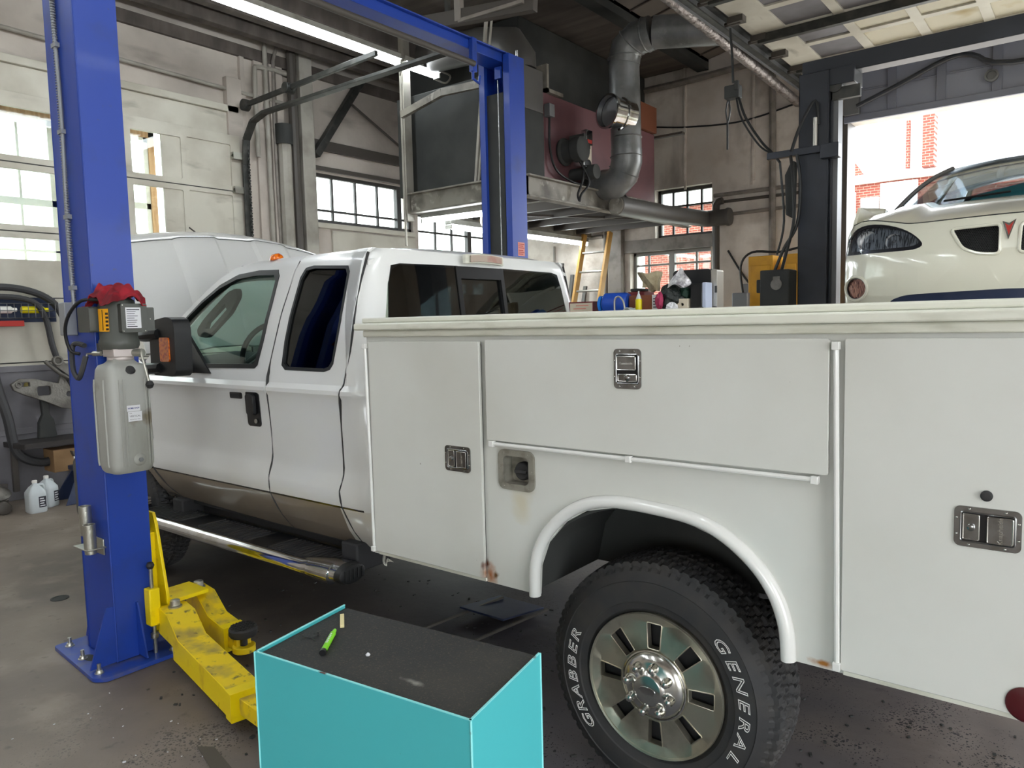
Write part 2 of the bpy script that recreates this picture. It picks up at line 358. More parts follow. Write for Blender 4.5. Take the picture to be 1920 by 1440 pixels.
    def build(s, name, mats, parent=None, loc=None, bevel=0, seg=2, ang=35, flat=False, merge=True, sub=0):
        if not isinstance(mats, (list, tuple)): mats = [mats]
        if parent is not None: off = OFF[parent.name]
        elif loc is not None: off = V(loc)
        else:
            xs = [v[0] for v in s.v]; ys = [v[1] for v in s.v]; zs = [v[2] for v in s.v]
            off = V(((min(xs) + max(xs)) / 2, (min(ys) + max(ys)) / 2, min(zs)))
        me = bpy.data.meshes.new(name); me.from_pydata([tuple(V(v) - off) for v in s.v], [], s.f)
        for m in mats: me.materials.append(M[m] if isinstance(m, str) else m)
        if len(mats) > 1: me.polygons.foreach_set('material_index', s.m)
        bm = bmesh.new(); bm.from_mesh(me)
        if merge: bmesh.ops.remove_doubles(bm, verts=bm.verts[:], dist=1e-5)
        bmesh.ops.recalc_face_normals(bm, faces=bm.faces[:])
        bm.to_mesh(me); bm.free()
        if not flat:
            me.polygons.foreach_set('use_smooth', [True] * len(me.polygons)); me.set_sharp_from_angle(angle=radians(ang))
        o = bpy.data.objects.new(name, me); COL.objects.link(o)
        if parent is not None: o.parent = parent; OFF[o.name] = off
        else: o.location = off; OFF[o.name] = off
        if bevel:
            b = o.modifiers.new('bevel', 'BEVEL'); b.width = bevel; b.segments = seg; b.limit_method = 'ANGLE'; b.angle_limit = radians(40)
            b.harden_normals = False
        if sub:
            b = o.modifiers.new('sub', 'SUBSURF'); b.levels = sub; b.render_levels = sub
        return o
OFF = {}
def thing(name, label, cat, loc=(0, 0, 0), group=None):
    o = bpy.data.objects.new(name, None); o.empty_display_size = .1; COL.objects.link(o); o.location = loc; OFF[o.name] = V(loc)
    o['label'] = label; o['category'] = cat
    if group: o['group'] = group
    return o
def tag(o, label, cat, group=None, kind=None):
    o['label'] = label; o['category'] = cat
    if group: o['group'] = group
    if kind: o['kind'] = kind
    return o
def struct(o): o['kind'] = 'structure'; return o
def lerp(a, b, t): return a + (b - a) * t
def interp(x, xs, ys):
    if x <= xs[0]: return ys[0]
    for i in range(1, len(xs)):
        if x <= xs[i]: return lerp(ys[i - 1], ys[i], (x - xs[i - 1]) / (xs[i] - xs[i - 1]))
    return ys[-1]
def rr(x0, x1, y0, y1, r, n=5):
    """rounded rectangle outline"""
    p = []
    for cx, cy, a in ((x1 - r, y0 + r, -90), (x1 - r, y1 - r, 0), (x0 + r, y1 - r, 90), (x0 + r, y0 + r, 180)):
        for i in range(n + 1): t = radians(a + 90 * i / n); p.append((cx + r * cos(t), cy + r * sin(t)))
    return p
def smooth_loop(pts, k=4):
    q = []; L = len(pts)
    for i in range(L):
        p0, p1, p2, p3 = [V((pts[(i + j) % L][0], pts[(i + j) % L][1])) for j in (-1, 0, 1, 2)]
        for j in range(k):
            t = j / k; r = .5 * ((2 * p1) + (p2 - p0) * t + (2 * p0 - 5 * p1 + 4 * p2 - p3) * t * t + (3 * p1 - p0 - 3 * p2 + p3) * t ** 3); q.append((r.x, r.y))
    return q
def round_poly(pts, r, n=4):
    """polygon with every corner rounded"""
    out = []; L = len(pts)
    for i in range(L):
        a, b, c = [V((pts[(i + j) % L][0], pts[(i + j) % L][1])) for j in (-1, 0, 1)]
        ra = min(r, (a - b).length * .45, (c - b).length * .45)
        p = b + (a - b).normalized() * ra; q = b + (c - b).normalized() * ra
        for j in range(n + 1):
            t = j / n; w = (1 - t) ** 2 * p + 2 * t * (1 - t) * b + t * t * q; out.append((w.x, w.y))
    return out
def inset(pts, d):
    """scale an outline about its centre so its edges move inwards by about d"""
    cx = (min(p[0] for p in pts) + max(p[0] for p in pts)) / 2; cy = (min(p[1] for p in pts) + max(p[1] for p in pts)) / 2
    w = (max(p[0] for p in pts) - min(p[0] for p in pts)) / 2; h = (max(p[1] for p in pts) - min(p[1] for p in pts)) / 2
    return [(cx + (p[0] - cx) * (w - d) / w, cy + (p[1] - cy) * (h - d) / h) for p in pts]

XW, YB, ZC = -8.5, 10.5, 5.3
# ------------------------------------------------------------------ camera, sky
cam = bpy.data.cameras.new('camera'); co = bpy.data.objects.new('camera', cam); COL.objects.link(co)
cam.sensor_fit = 'HORIZONTAL'; cam.sensor_width = 36; cam.lens = 1394.34 / 1920 * 36; cam.clip_start = .05; cam.clip_end = 300
yaw, pit, rol = radians(-38.3147), radians(4.8428), radians(-1.336)
fw = V((sin(yaw) * cos(pit), cos(yaw) * cos(pit), -sin(pit))); rt = V((cos(yaw), -sin(yaw), 0)); up = rt.cross(fw)
r2 = cos(rol) * rt + sin(rol) * up; u2 = -sin(rol) * rt + cos(rol) * up
co.matrix_world = Matrix((r2, u2, -fw)).transposed().to_4x4(); co.location = (0, 0, 1.66)
bpy.context.scene.camera = co
sc = bpy.context.scene
sc.view_settings.view_transform = 'Standard'; sc.view_settings.look = 'None'; sc.view_settings.gamma = 1; sc.view_settings.exposure = 0.78
w = bpy.data.worlds.new('overcast_sky'); sc.world = w; w.use_nodes = True
bg = w.node_tree.nodes['Background']; bg.inputs[0].default_value = (.93, .97, 1, 1); bg.inputs[1].default_value = 5.5
sun = bpy.data.lights.new('hazy_sun', 'SUN'); sun.energy = 3.0; sun.angle = radians(12); so = bpy.data.objects.new('hazy_sun', sun); COL.objects.link(so)
so.rotation_euler = (radians(-35), radians(28), 0)

# ------------------------------------------------------------------ room shell
struct(B().box(-8.8, 5.2, -5.2, 11, -.2, 0).build('floor', 'floor', loc=(0, 0, 0)))
P = lambda x0, th: (lambda u, v, d: (x0 + d, u, v))
# left wall, in front of the truck: garage doorway, strip window, tall window
b = B().plate([(-5.2, 0), (10.7, 0), (10.7, 5.5), (-5.2, 5.5)],
              [[(1.0, .02), (5.2, .02), (5.2, 4.0), (1.0, 4.0)], [(6.5, 3.08), (8.36, 3.08), (8.36, 3.76), (6.5, 3.76)], [(8.46, 1.7), (10.3, 1.7), (10.3, 3.4), (8.46, 3.4)]],
              lambda u, v, d: (XW - d, u, v), .25)
struct(b.build('wall_left', 'wall2'))
b = B().plate([(XW, 0), (5.2, 0), (5.2, 6.6), (XW, 6.6)],
              [[(-2.65, .02), (1.55, .02), (1.55, 4.12), (-2.65, 4.12)], [(-5.42, 2.87), (-4.5, 2.87), (-4.5, 3.6), (-5.42, 3.6)], [(-5.86, 1.2), (-4.52, 1.2), (-4.52, 2.68), (-5.86, 2.68)]],
              lambda u, v, d: (u, YB + d, v), .3)
struct(b.build('wall_back', 'wall'))
b = B().plate([(-5.2, 0), (10.7, 0), (10.7, 7), (-5.2, 7)], [[(-3.0, .02), (.6, .02), (.6, 3.8), (-3.0, 3.8)], [(3.4, .02), (6.0, .02), (6.0, 3.4), (3.4, 3.4)]],
              lambda u, v, d: (5.0 + d, u, v), .2)
struct(b.build('wall_right', 'wall'))
struct(B().plate([(-8.7, 0), (5.2, 0), (5.2, 7), (-8.7, 7)], [[(.5, 1.0), (3.5, 1.0), (3.5, 2.6), (.5, 2.6)]], lambda u, v, d: (u, -5.0 - d, v), .2).build('wall_front', 'wall'))
# ceiling: low sooty deck on the left, paler boards rising to the right
struct(B().box(-8.8, -4.55, -5.2, 10.8, ZC, ZC + .2).build('ceiling', 'ceil'))
b = B().slab(lambda u, v, d: (-4.57 + 9.8 * u, -5.2 + 16 * v, 5.3 + .2 * 9.8 * u + .04 + d), 1, 1, .2)
for i in range(40):
    b.slot(1).slab(lambda u, v, d, i=i: (-4.57 + 9.8 * u, -5 + .4 * i + .02 * v, 5.32 + .2 * 9.8 * u + d), 1, 1, .03)
struct(b.build('ceiling', ['ceilg', 'ceil'], flat=True))
for i, x in enumerate((-8.15, -7.7, -7.25)):
    struct(B().box(x, x + .12, -5, 10.5, 5.12 - .0 * i, 5.31).build('trim_%d' % (i + 1), 'ceil', bevel=.006))
struct(B().box(-4.72, -4.55, -5, 10.5, 5.2, 5.5).build('trim_4', 'soot'))
# sill ledge strip and ribs on the left wall
struct(B().box(XW, XW + .05, -5, 10.4, 5.0, 5.14).build('trim_5', 'ceil'))
b = B()
for y, wd, dp in ((5.42, .06, .05), (5.62, .16, .04), (5.82, .05, .07), (5.93, .1, .05)): b.box(XW, XW + dp, y, y + wd, 0, 5.0)
struct(b.build('trim_6', 'wall2', bevel=.004))
struct(B().box(XW, XW + .16, 6.22, 6.42, 0, 5.3).build('trim_7', 'pipew', bevel=.01))
struct(B().box(XW, XW + .05, 6.45, 8.6, 4.05, 4.19).box(XW, XW + .04, 6.45, 8.6, 3.78, 3.84).build('trim_8', 'pipedk', bevel=.005))
struct(B().box(XW, XW + .05, 6.45, 8.36, 3.0, 3.07).box(XW, XW + .04, 6.75, 8.36, 1.2, 2.98).build('trim_9', 'doorw', bevel=.008))
struct(B().box(XW, XW + .09, 1.0, 5.35, 4.28, 4.36).box(XW, XW + .05, 1, 5.35, 4.0, 4.28).build('trim_10', 'doorw', bevel=.006))
struct(B().box(XW, XW + .09, 5.2, 5.4, .0, 4.7).build('trim_11', 'wall2', bevel=.006))
# back-wall details: lintel between the windows, doorway frame, seams
struct(B().box(-5.95, -4.45, YB - .05, YB + .1, 2.68, 2.87).build('trim_12', 'pipe', bevel=.006))
struct(B().box(-2.82, -2.63, YB - .08, YB + .32, 0, 4.2).build('trim_13', 'pipedk', bevel=.006))
b = B()
for x in (-4.93, -3.90): b.box(x, x + .035, YB - .03, YB, 3.55, 5.6)
b.box(-3.915, -3.90, YB - .02, YB, 3.5, 5)
struct(b.build('trim_14', 'wall', bevel=.004))
struct(B().box(-6.2, -5.95, YB - .12, YB, 0, 5.3).build('trim_15', 'pipe', bevel=.01))

# ------------------------------------------------------------------ windows
def window(n, outer, vbars, hbars, axis, at, barw=.03, depth=.06, frame=.05, m='windark', wide=()):
    """outer (a0, a1, z0, z1) along y (axis x) or along x (axis y)"""
    a0, a1, z0, z1 = outer; f = B(); g = B()
    def bx(bb, p0, p1, q0, q1, t0=0., t1=depth):
        if axis == 'x': bb.box(at - t1, at - t0, p0, p1, q0, q1)
        else: bb.box(p0, p1, at + t0, at + t1, q0, q1)
    bx(f, a0, a1, z0, z0 + frame); bx(f, a0, a1, z1 - frame, z1); bx(f, a0, a0 + frame, z0, z1); bx(f, a1 - frame, a1, z0, z1)
    for v in vbars: bx(f, v - barw / 2, v + barw / 2, z0, z1, .01, depth - .01)
    for v in wide: bx(f, v - .045, v + .045, z0, z1, -.01, depth + .01)
    for h in hbars: bx(f, a0, a1, h - barw / 2, h + barw / 2, .012, depth - .012)
    o = struct(f.build('window_%d' % n, m, bevel=.003))
    bx(g, a0 + .01, a1 - .01, z0 + .01, z1 - .01, depth / 2 - .003, depth / 2 + .003)
    g.build('pane', 'winglass', o)
    return o
window(1, (6.5, 8.36, 3.08, 3.76), (6.86, 7.28, 7.70), (3.26,), 'x', XW - .06, wide=(8.12,))
window(2, (8.46, 10.3, 1.7, 3.4), (8.93, 9.32), (3.12, 2.45), 'x', XW - .06, wide=(9.74,))
window(3, (-5.42, -4.5, 2.87, 3.6), (-5.18, -4.95, -4.72), (3.12, 3.34), 'y', YB + .12)
window(4, (-5.86, -4.52, 1.2, 2.68), (-5.6, -4.8), (2.48, 1.9), 'y', YB + .12, wide=(-5.2,), m='winframe')

# ------------------------------------------------------------------ left garage door (closed, panelled, with glazed bays)
d1 = B()
holes = []
for y0, y1 in ((1.1, 1.62), (1.75, 2.3), (2.42, 3.27), (3.4, 3.88), (4.0, 4.57)):
    for z0, z1 in ((3.39, 3.86), (2.72, 3.26), (2.38, 2.59) if y0 < 3.3 else (2.2, 2.6)): holes.append(rr(y0, y1, z0, z1, .012, 1))
for z0, z1 in ((3.385, 3.88), (2.75, 3.27), (2.1, 2.62)): holes.append(rr(4.64, 5.2, z0, z1, .01, 1))
d1.plate([(.95, 0), (5.33, 0), (5.33, 4.0), (.95, 4.0)], holes, lambda u, v, d: (XW + .10 - d, u, v), .05)
d1.box(XW + .06, XW + .085, 4.6, 5.24, 2.05, 3.92)
d1.box(XW + .06, XW + .085, 4.345, 4.6, 2.1, 3.9)
d1.slot(1)
for z in (3.325, 2.655, 2.0, 1.36): d1.box(XW + .098, XW + .104, .95, 5.33, z - .006, z + .006)
d1.slot(2).box(XW + .06, XW + .112, .95, 5.33, 0, 1.33)
for z in (1.30, .68): d1.box(XW + .11, XW + .125, .95, 5.33, z - .03, z + .03)
dr1 = struct(d1.build('door_1', ['doorw', 'track', 'doorg'], bevel=.004))
B().box(XW + .056, XW + .06, 1.05, 4.34, 2.2, 3.88).build('pane', 'winglass', dr1)
hb = B()
for z in (3.75, 3.34, 2.66): hb.box(XW + .1, XW + .16, 5.2, 5.33, z - .04, z + .04); hb.cyl((XW + .14, 5.2, z), (XW + .14, 5.4, z), .02)
hb.build('roller_hinge', 'zinc', dr1)
# house window frames seen through the glazed bays
def sash(n, y0, y1, mull, hz):
    f = B(); x = XW - .18
    f.box(x - .1, x, y0 - .07, y0, 1.9, 4.0).box(x - .1, x, y1, y1 + .07, 1.9, 4.0).box(x - .1, x, y0 - .07, y1 + .07, 3.86, 4.0)
    f.slot(1)
    f.box(x - .06, x - .02, y0, y0 + .05, 1.95, 3.86).box(x - .06, x - .02, y1 - .05, y1, 1.95, 3.86).box(x - .06, x - .02, y0, y1, 3.8, 3.86)
    for y in mull: f.box(x - .05, x - .03, y - .012, y + .012, 1.95, 3.84)
    for z, h in hz: f.box(x - .06, x - .02, y0, y1, z - h, z + h)
    o = struct(f.build('window_%d' % n, ['wood', 'trimwhite'], bevel=.003)); B().box(x - .042, x - .038, y0, y1, 1.95, 3.84).build('pane', 'winglass', o)
sash(5, 2.3, 3.33, (2.62, 3.0), ((3.0, .035), (2.5, .012), (3.4, .012)))
sash(6, 3.45, 4.33, (3.75, 4.05), ((3.08, .035), (3.4, .012)))

# door track, spring bar and chain of the left door
t = thing('door_track', 'dark steel track curving from the left garage door up under the ceiling', 'door track', (XW + .1, 5.3, 0))
b = B(); pts = [(XW + .16, 5.36, 1.0), (XW + .16, 5.36, 3.65), (XW + .2, 5.36, 3.95), (XW + .36, 5.36, 4.14), (XW + .6, 5.36, 4.2), (-4.85, 5.36, 4.2)]
for p, q in zip(pts, pts[1:]): b.beam(p, q, .035, .09, up=(0, 1, 0))
b.build('curved_rail', 'track', t, bevel=.004)
B().beam((-8.3, 5.36, 4.36), (-5.9, 5.36, 4.42), .04, .055).cyl((-8.28, 5.32, 4.36), (-8.28, 5.40, 4.36), .07).cyl((-7.4, 5.30, 4.38), (-7.4, 5.42, 4.38), .06).build('spring_bar', 'track', t, bevel=.004)
ch = B()
for i in range(46): ch.obox((XW + .2, 5.38, 2.6 + i * .033), (.012, .03, .022), rz=(i % 2) * 1.5)
ch.build('lift_chain', 'track', t)
B().beam((-4.9, 5.36, 4.2), (-4.9, 5.36, 5.3), .04, .04, up=(0, 1, 0)).build('hanger', 'track', t)
t = thing('wall_brace', 'dark diagonal steel angle braced to the left wall above the strip window', 'brace', (-8.4, 6.5, 3.9))
B().beam((-8.38, 6.45, 3.95), (-8.38, 7.3, 5.12), .1, .1).build('angle_bar', 'track', t, bevel=.006)
B().tube([(-8.4, 7.08, 4.78), (-8.4, 8.25, 4.22)], .018).build('tie_rod', 'pipedk', t)

# ------------------------------------------------------------------ outside
struct(B().box(-60, 40, 11, 60, -.35, -.3).box(5.3, 60, -40, 11, -.35, -.3).box(-60, -8.9, -40, 11, -.35, -.3).box(-8.9, 5.3, -40, -5.3, -.35, -.3).build('ground', mat('pale_pavement', '#a5a39d', .9)))
bl = thing('brick_house', 'red brick house with white gable trim across the street beyond the open doorway', 'building', (-6, 30, 0))
B().box(-16, -1, 30, 38, -.3, 6.4).build('wall', 'brick', bl)
b = B().add([(-16, 29.9, 6.4), (-1, 29.9, 6.4), (-1, 38, 6.4), (-16, 38, 6.4), (-8.5, 29.9, 11), (-8.5, 38, 11)], [(0, 1, 4), (3, 5, 2), (0, 4, 5, 3), (1, 2, 5, 4), (0, 3, 2, 1)])
b.box(-16.2, -.8, 29.7, 30, 6.38, 6.6)
b.build('gable', 'trimwhite', bl)
B().add([(-8.2, 29.85, 6.7), (-6.95, 29.85, 6.7), (-8.2, 29.85, 8.6), (-8.2, 29.8, 6.7), (-6.95, 29.8, 6.7), (-8.2, 29.8, 8.6)], [(0, 1, 2), (3, 5, 4), (0, 3, 4, 1), (1, 4, 5, 2), (2, 5, 3, 0)]).build('gable_vent', 'brick', bl)
for x0, x1, z0, z1 in ((-8.0, -7.35, 4.6, 6.0), (-6.95, -6.55, 5.0, 5.75), (-6.3, -5.3, 4.9, 6.2)):
    f = B().box(x0 - .1, x1 + .1, 29.85, 30.02, z0 - .1, z1 + .1).build('window', 'trimwhite', bl)
    B().box(x0, x1, 29.8, 29.84, z0, z1).build('pane', mat('far_pane', '#dfe3e6', .3), f)
B().box(-4.98, -4.62, 29.3, 29.9, 6.6, 8.45).build('chimney', 'brick', bl)
B().box(-5.56, -5.44, 29.7, 29.84, 6.7, 8.35).build('downpipe', 'brick', bl)
# ------------------------------------------------------------------ the truck
TR = thing('utility_truck', 'white extended-cab utility pickup with tan lower doors, chrome step and service body, hood raised', 'truck', (-3, 3.28, 0))
YC = 3.28
zs = [.56, .60, .66, .78, .80, .86, .93, .97, 1.1, 1.30, 1.325, 1.345, 1.37, 1.43, 1.7, 1.95, 2.0, 2.03, 2.05]
ys = [2.37, 2.335, 2.295, 2.246, 2.241, 2.247, 2.270, 2.276, 2.272, 2.262, 2.249, 2.250, 2.273, 2.283, 2.335, 2.40, 2.425, 2.46, 2.52]
def Yp(z): return interp(z, zs, ys)
zb = [.56, 1.0, 1.65, 2.0, 2.05]; xb = [-2.60, -2.60, -2.735, -2.78, -2.80]
CR = .11
def cabmap(side):
    def f(u, z, d):
        Y = Yp(z); X = u; nx, ny = 0, 1
        if u > -2.80:
            w = min(1, (u + 2.80) / .08); sh = (interp(z, zb, xb) + 2.60) * w
            s = u + 2.60 + CR
            if s <= 0: X = u + sh
            elif s < CR * pi / 2:
                a = s / CR; X = -2.60 - CR + CR * sin(a) + sh; Y = Y + CR * (1 - cos(a)); nx, ny = -sin(a), cos(a)
            else:
                t = (s - CR * pi / 2) / .7; X = -2.60 + sh; Y = lerp(Y + CR, YC, t); nx, ny = -1, 0
        if u < -5.6:   # front of the fender curves in
            a = min(1, (-5.6 - u) / .45); Y += .28 * a * a
        X += nx * d; Y += ny * d
        return (X, Y, z) if side > 0 else (X, 2 * YC - Y, z)
    return f
CUTZ = [.60, .66, .72, .79, .86, .93, .97, 1.03, 1.1, 1.2, 1.30, 1.325, 1.345, 1.37, 1.43, 1.52, 1.61, 1.7, 1.8, 1.88, 1.95, 1.98, 2.0, 2.02]
TH = .022
s1 = [(-3.395, .566), (-3.405, .656), (-3.425, .778), (-3.44, .875), (-3.43, .99), (-3.428, 1.162), (-3.434, 1.354), (-3.434, 1.485), (-3.383, 1.749), (-3.32, 2.0)]
s2 = [(-2.80, .565), (-2.815, .648), (-2.834, .783), (-2.853, .862), (-2.845, .94), (-2.844, 1.175), (-2.828, 1.33), (-2.819, 1.38), (-2.80, 1.531), (-2.793, 1.784), (-2.80, 2.01)]
s0 = [(-4.52, .60), (-4.62, .68), (-4.70, .80), (-4.74, .95), (-4.74, 1.38)]
sh = lambda p, dx: [(x + dx, z) for x, z in p]
dwin = [(-3.485, 1.965), (-3.665, 1.972), (-3.86, 1.960), (-4.035, 1.910), (-4.211, 1.822), (-4.35, 1.732), (-4.52, 1.61), (-4.62, 1.50), (-4.62, 1.43), (-4.25, 1.395), (-4.16, 1.40), (-4.086, 1.43), (-3.571, 1.437), (-3.546, 1.455), (-3.512, 1.596), (-3.484, 1.766), (-3.462, 1.93)]
rwin = [(-3.33, 1.459), (-3.296, 1.435), (-2.976, 1.432), (-2.933, 1.443), (-2.911, 1.471), (-2.887, 1.684), (-2.882, 1.92), (-2.90, 1.95), (-3.18, 1.968), (-3.24, 1.96), (-3.275, 1.91), (-3.305, 1.747), (-3.328, 1.582)]
apil = [(-3.525, 2.03), (-3.753, 2.028), (-3.93, 2.0), (-4.06, 1.945), (-4.2, 1.872), (-4.38, 1.76), (-4.62, 1.595), (-4.80, 1.46), (-4.74, 1.38)]
G = .006
for side in (1, -1):
    F = cabmap(side)
    def cab_part(name, outline, holes, m='cab', parent=TR, cutu=(), th=TH, cz=CUTZ):
        return B().plate(outline, holes, F, th, cutu, cz).build(name, m, parent, ang=28)
    # fender
    arch = [(-5.15 + .46 * cos(radians(a)), .47 + .46 * sin(radians(a)) * 1.06) for a in range(165, -1, -11)]
    fo = [(-4.545, .60), (-4.645, .68), (-4.725, .80), (-4.765, .95), (-4.765, 1.40), (-4.95, 1.47), (-5.4, 1.44), (-5.9, 1.36), (-6.05, 1.2), (-6.05, .72), (-5.66, .62)] + arch + [(-4.66, .58)]
    cab_part('front_fender', fo, [], cutu=(-5.65, -5.75, -5.85, -5.95))
    d = cab_part('front_door', sh(s0, G) + sh(apil, 0)[::-1][1:] + [(-3.34, 2.03)] + sh(s1, -G)[::-1], [dwin])
    B().plate(dwin, [inset(dwin, .028)], lambda u, v, dd: F(u, v, dd - .004), .035, (), CUTZ).build('window_seal', 'black', d)
    B().plate(inset(dwin, .02), [], lambda u, v, dd: F(u, v, dd + .014), .004, (), CUTZ).build('window_glass', 'glass', d)
    rd = cab_part('rear_door', sh(s1, G) + [(-3.30, 2.03), (-2.82, 2.03)] + sh(s2, -G)[::-1], [rwin])
    B().plate(rwin, [inset(rwin, .016)], lambda u, v, dd: F(u, v, dd - .002), .03, (), CUTZ).build('window_seal', 'black', rd)
    B().plate(inset(rwin, .012), [], lambda u, v, dd: F(u, v, dd + .010), .004, (), CUTZ).build('window_glass', 'tint', rd)
    aw = -2.60 - CR + CR * pi / 2
    ue = aw + .7; gl = aw + .035
    nb = [-2.72, -2.71, -2.68, -2.66, -2.64, -2.62, -2.60, -2.58, -2.56, aw, aw + .1, aw + .3, aw + .5]
    bo = sh(s2, G) + [(-2.80, 2.035), (ue, 2.035), (ue, 1.955), (gl + .06, 1.955), (gl + .02, 1.93), (gl, 1.86), (gl, 1.3), (ue, 1.3), (ue, .6), (-2.795, .566)]
    cab_part('cab_corner', bo, [], cutu=nb)
    # black strips in the door gaps, standing in for the shade inside
    for own, ss in ((d, sh(s0, 0)), (d, s1), (rd, s2)):
        B().tube([F(x, z, .006) for x, z in ss], .0068, 6, smooth=3).build('seam_shade_strip', 'rubber', own)
    if side > 0:
        fd, rdn, FF = d, rd, F
TRM = TR
# rear window
gy0 = 2.47
def rg(u, v, d): return (interp(v, zb, xb) + .004 - d, u, v)
for name, o, m in (('rear_window', [(2.44, 1.3), (2.53, 1.86), (2.56, 1.95), (2.62, 1.962), (3.05, 1.968), (3.05, 1.3)], 'tint2'), ('rear_window', [(3.42, 1.3), (3.42, 1.968), (3.94, 1.962), (4.0, 1.95), (4.03, 1.86), (4.12, 1.3)], 'tint2')):
    B().plate(o, [], rg, .006, (), (1.65,)).build(name, m, TR)
sl = B().plate([(3.06, 1.3), (3.41, 1.3), (3.41, 1.9), (3.06, 1.9)], [], lambda u, v, d: rg(u, v, d + .012), .006, (), (1.65,)).build('sliding_pane', 'tint2', TR)
B().plate([(3.03, 1.3), (3.44, 1.3), (3.44, 1.966), (3.03, 1.966)], [[(3.062, 1.32), (3.41, 1.32), (3.41, 1.90), (3.062, 1.90)]], lambda u, v, d: rg(u, v, d - .006), .025, (), (1.65,)).build('slider_frame', 'blacksat', sl)
# roof
def roof(u, v, d):
    x = lerp(-4.06, -2.79, u); t = v * 2 - 1
    e = Yp(2.0) + .005
    z = 1.995 + .055 * (1 - abs(t) ** 6) + .012 * (1 - t * t)
    if u < .25: z -= .10 * ((.25 - u) / .25) ** 1.6 * (1 - .2 * abs(t))
    if u > .93: z -= .03 * ((u - .93) / .07) ** 2
    return (x, lerp(e, 2 * YC - e, .5 + .5 * t), z - d)
B().slab(roof, 24, 40, .02).build('roof', 'cab', TR, ang=60)
for dy in (0,):
    t_ = B()
    for i in range(9): pass
    B().lathe([(.0, .03), (.02, .028), (.035, .015), (.04, 0)], (-3.60, 2.475, 2.033), (0, -.25, 1), 14).build('marker_light', 'orange', TR)
# high brake light
b = B().slab(lambda u, v, d: (-2.752 + d * .8, lerp(3.07, 3.40, u), 1.985 + .052 * v - abs(u - .5) ** 2 * .03), 8, 2, .03)
bk = b.build('brake_light', 'railwhite', TR, bevel=.004)
B().slab(lambda u, v, d: (-2.72 + d, lerp(3.10, 3.37, u), 1.994 + .036 * v - abs(u - .5) ** 2 * .03), 8, 2, .006).build('lens', 'brakelens', bk)
# windshield and pillars
B().slab(lambda u, v, d: (lerp(-4.03, -4.95, u) - .05 * (1 - (2 * v - 1) ** 2) + d, lerp(2.46, 4.10, v) + (0 if 1 else 0), lerp(1.95, 1.44, u)), 6, 10, .006).build('windshield', 'glass', TR)
for sgn in (1, -1):
    b = B().tube([(x, YC + sgn * (YC - (Yp(z) + .05)) * -1 if 0 else (Yp(z) + .045 if sgn > 0 else 2 * YC - Yp(z) - .045), z) for x, z in [(-3.9, 1.985), (-4.06, 1.925), (-4.2, 1.852), (-4.38, 1.74), (-4.62, 1.575), (-4.85, 1.42)]], .032, 8)
    b.build('windshield_pillar', 'visor', TR)
# cowl and inner fenders, engine bay
B().slab(lambda u, v, d: (lerp(-4.98, -4.75, u), lerp(2.42, 4.14, v), lerp(1.40, 1.43, u) - d), 2, 8, .05).build('cowl', 'blacksat', TR)
b = B().box(-5.95, -5.0, 2.42, 2.5, .75, 1.36).box(-5.95, -5.0, 4.06, 4.14, .75, 1.36).box(-4.98, -4.8, 2.4, 4.16, .62, 1.38).box(-5.85, -5.1, 2.7, 3.9, .7, 1.2)
b.build('engine_bay', 'interior', TR, bevel=.01)
B().box(-6.12, -5.98, 2.42, 4.14, .78, 1.32).build('grille', 'chrome', TR, bevel=.03)
B().slab(lambda u, v, d: (-6.25 + .22 * abs(2 * v - 1) ** 3 + d, lerp(2.3, 4.26, v), lerp(.5, .76, u)), 4, 16, .05).build('front_bumper', 'chrome', TR)
# raised hood
def hood(u, v, d):
    t = 2 * v - 1; X = -4.93 - .48 * u; z = 1.50 + .93 * u - .07 * t * t * u
    wdt = .90 - .05 * u
    bul = .05 * (1 - t * t) + .03 * sin(pi * min(1, u * 1.05))
    a = abs(t)
    dome = .022 if .20 < a < .52 else (0 if (a < .16 or a > .56) else (.022 * (a - .16) / .04 if a < .2 else .022 * (.56 - a) / .04))
    bul += dome * (1 if u < .86 else max(0, (1 - u) / .14))
    if u > .86: bul -= .30 * ((u - .86) / .14) ** 1.5 * .35
    return (X + .86 * bul - .86 * d, YC - .02 + wdt * t, z + .5 * bul - .5 * d)
hd = B().slab(hood, 42, 60, .02).build('hood', 'white2', TR, ang=25)
def hl(u, v, d):
    p = hood(.862 + .006 * u, v, -.002 - d); return p
B().slab(hl, 1, 60, .003).build('hood_seam', 'track', hd)
B().lathe([(0, .03), (.03, .025), (.05, 0), (.04, -.02)], (-5.50, 3.08, 2.37), (.3, 0, 1), 12).tube([(-5.5, 3.08, 2.39), (-5.5, 3.02, 2.43)], .006).build('hood_latch', 'visor', hd)
# handle, keypad
fx = lambda f, du=0: (lambda u, v, d: f(u, v, d))
b = B().plate(rr(-3.634, -3.508, 1.125, 1.312, .02), [], lambda u, v, d: FF(u, v, d - .004), .01)
b.plate(rr(-3.60, -3.53, 1.19, 1.30, .015), [], lambda u, v, d: FF(u, v, d - .03), .02)
b.slot(1).lathe([(.012, 0), (.012, .004)], (-3.545, Yp(1.16) - .009, 1.155), (0, -1, 0), 12)
b.build('door_handle', ['blacksat', 'zinc'], fd, bevel=.004)
B().plate(rr(-3.785, -3.67, 1.27, 1.305, .01), [], lambda u, v, d: FF(u, v, d - .006), .01).slot(1).plate(rr(-3.775, -3.68, 1.278, 1.297, .004), [], lambda u, v, d: FF(u, v, d - .009), .004).build('entry_keypad', ['blacksat', 'interior'], fd)
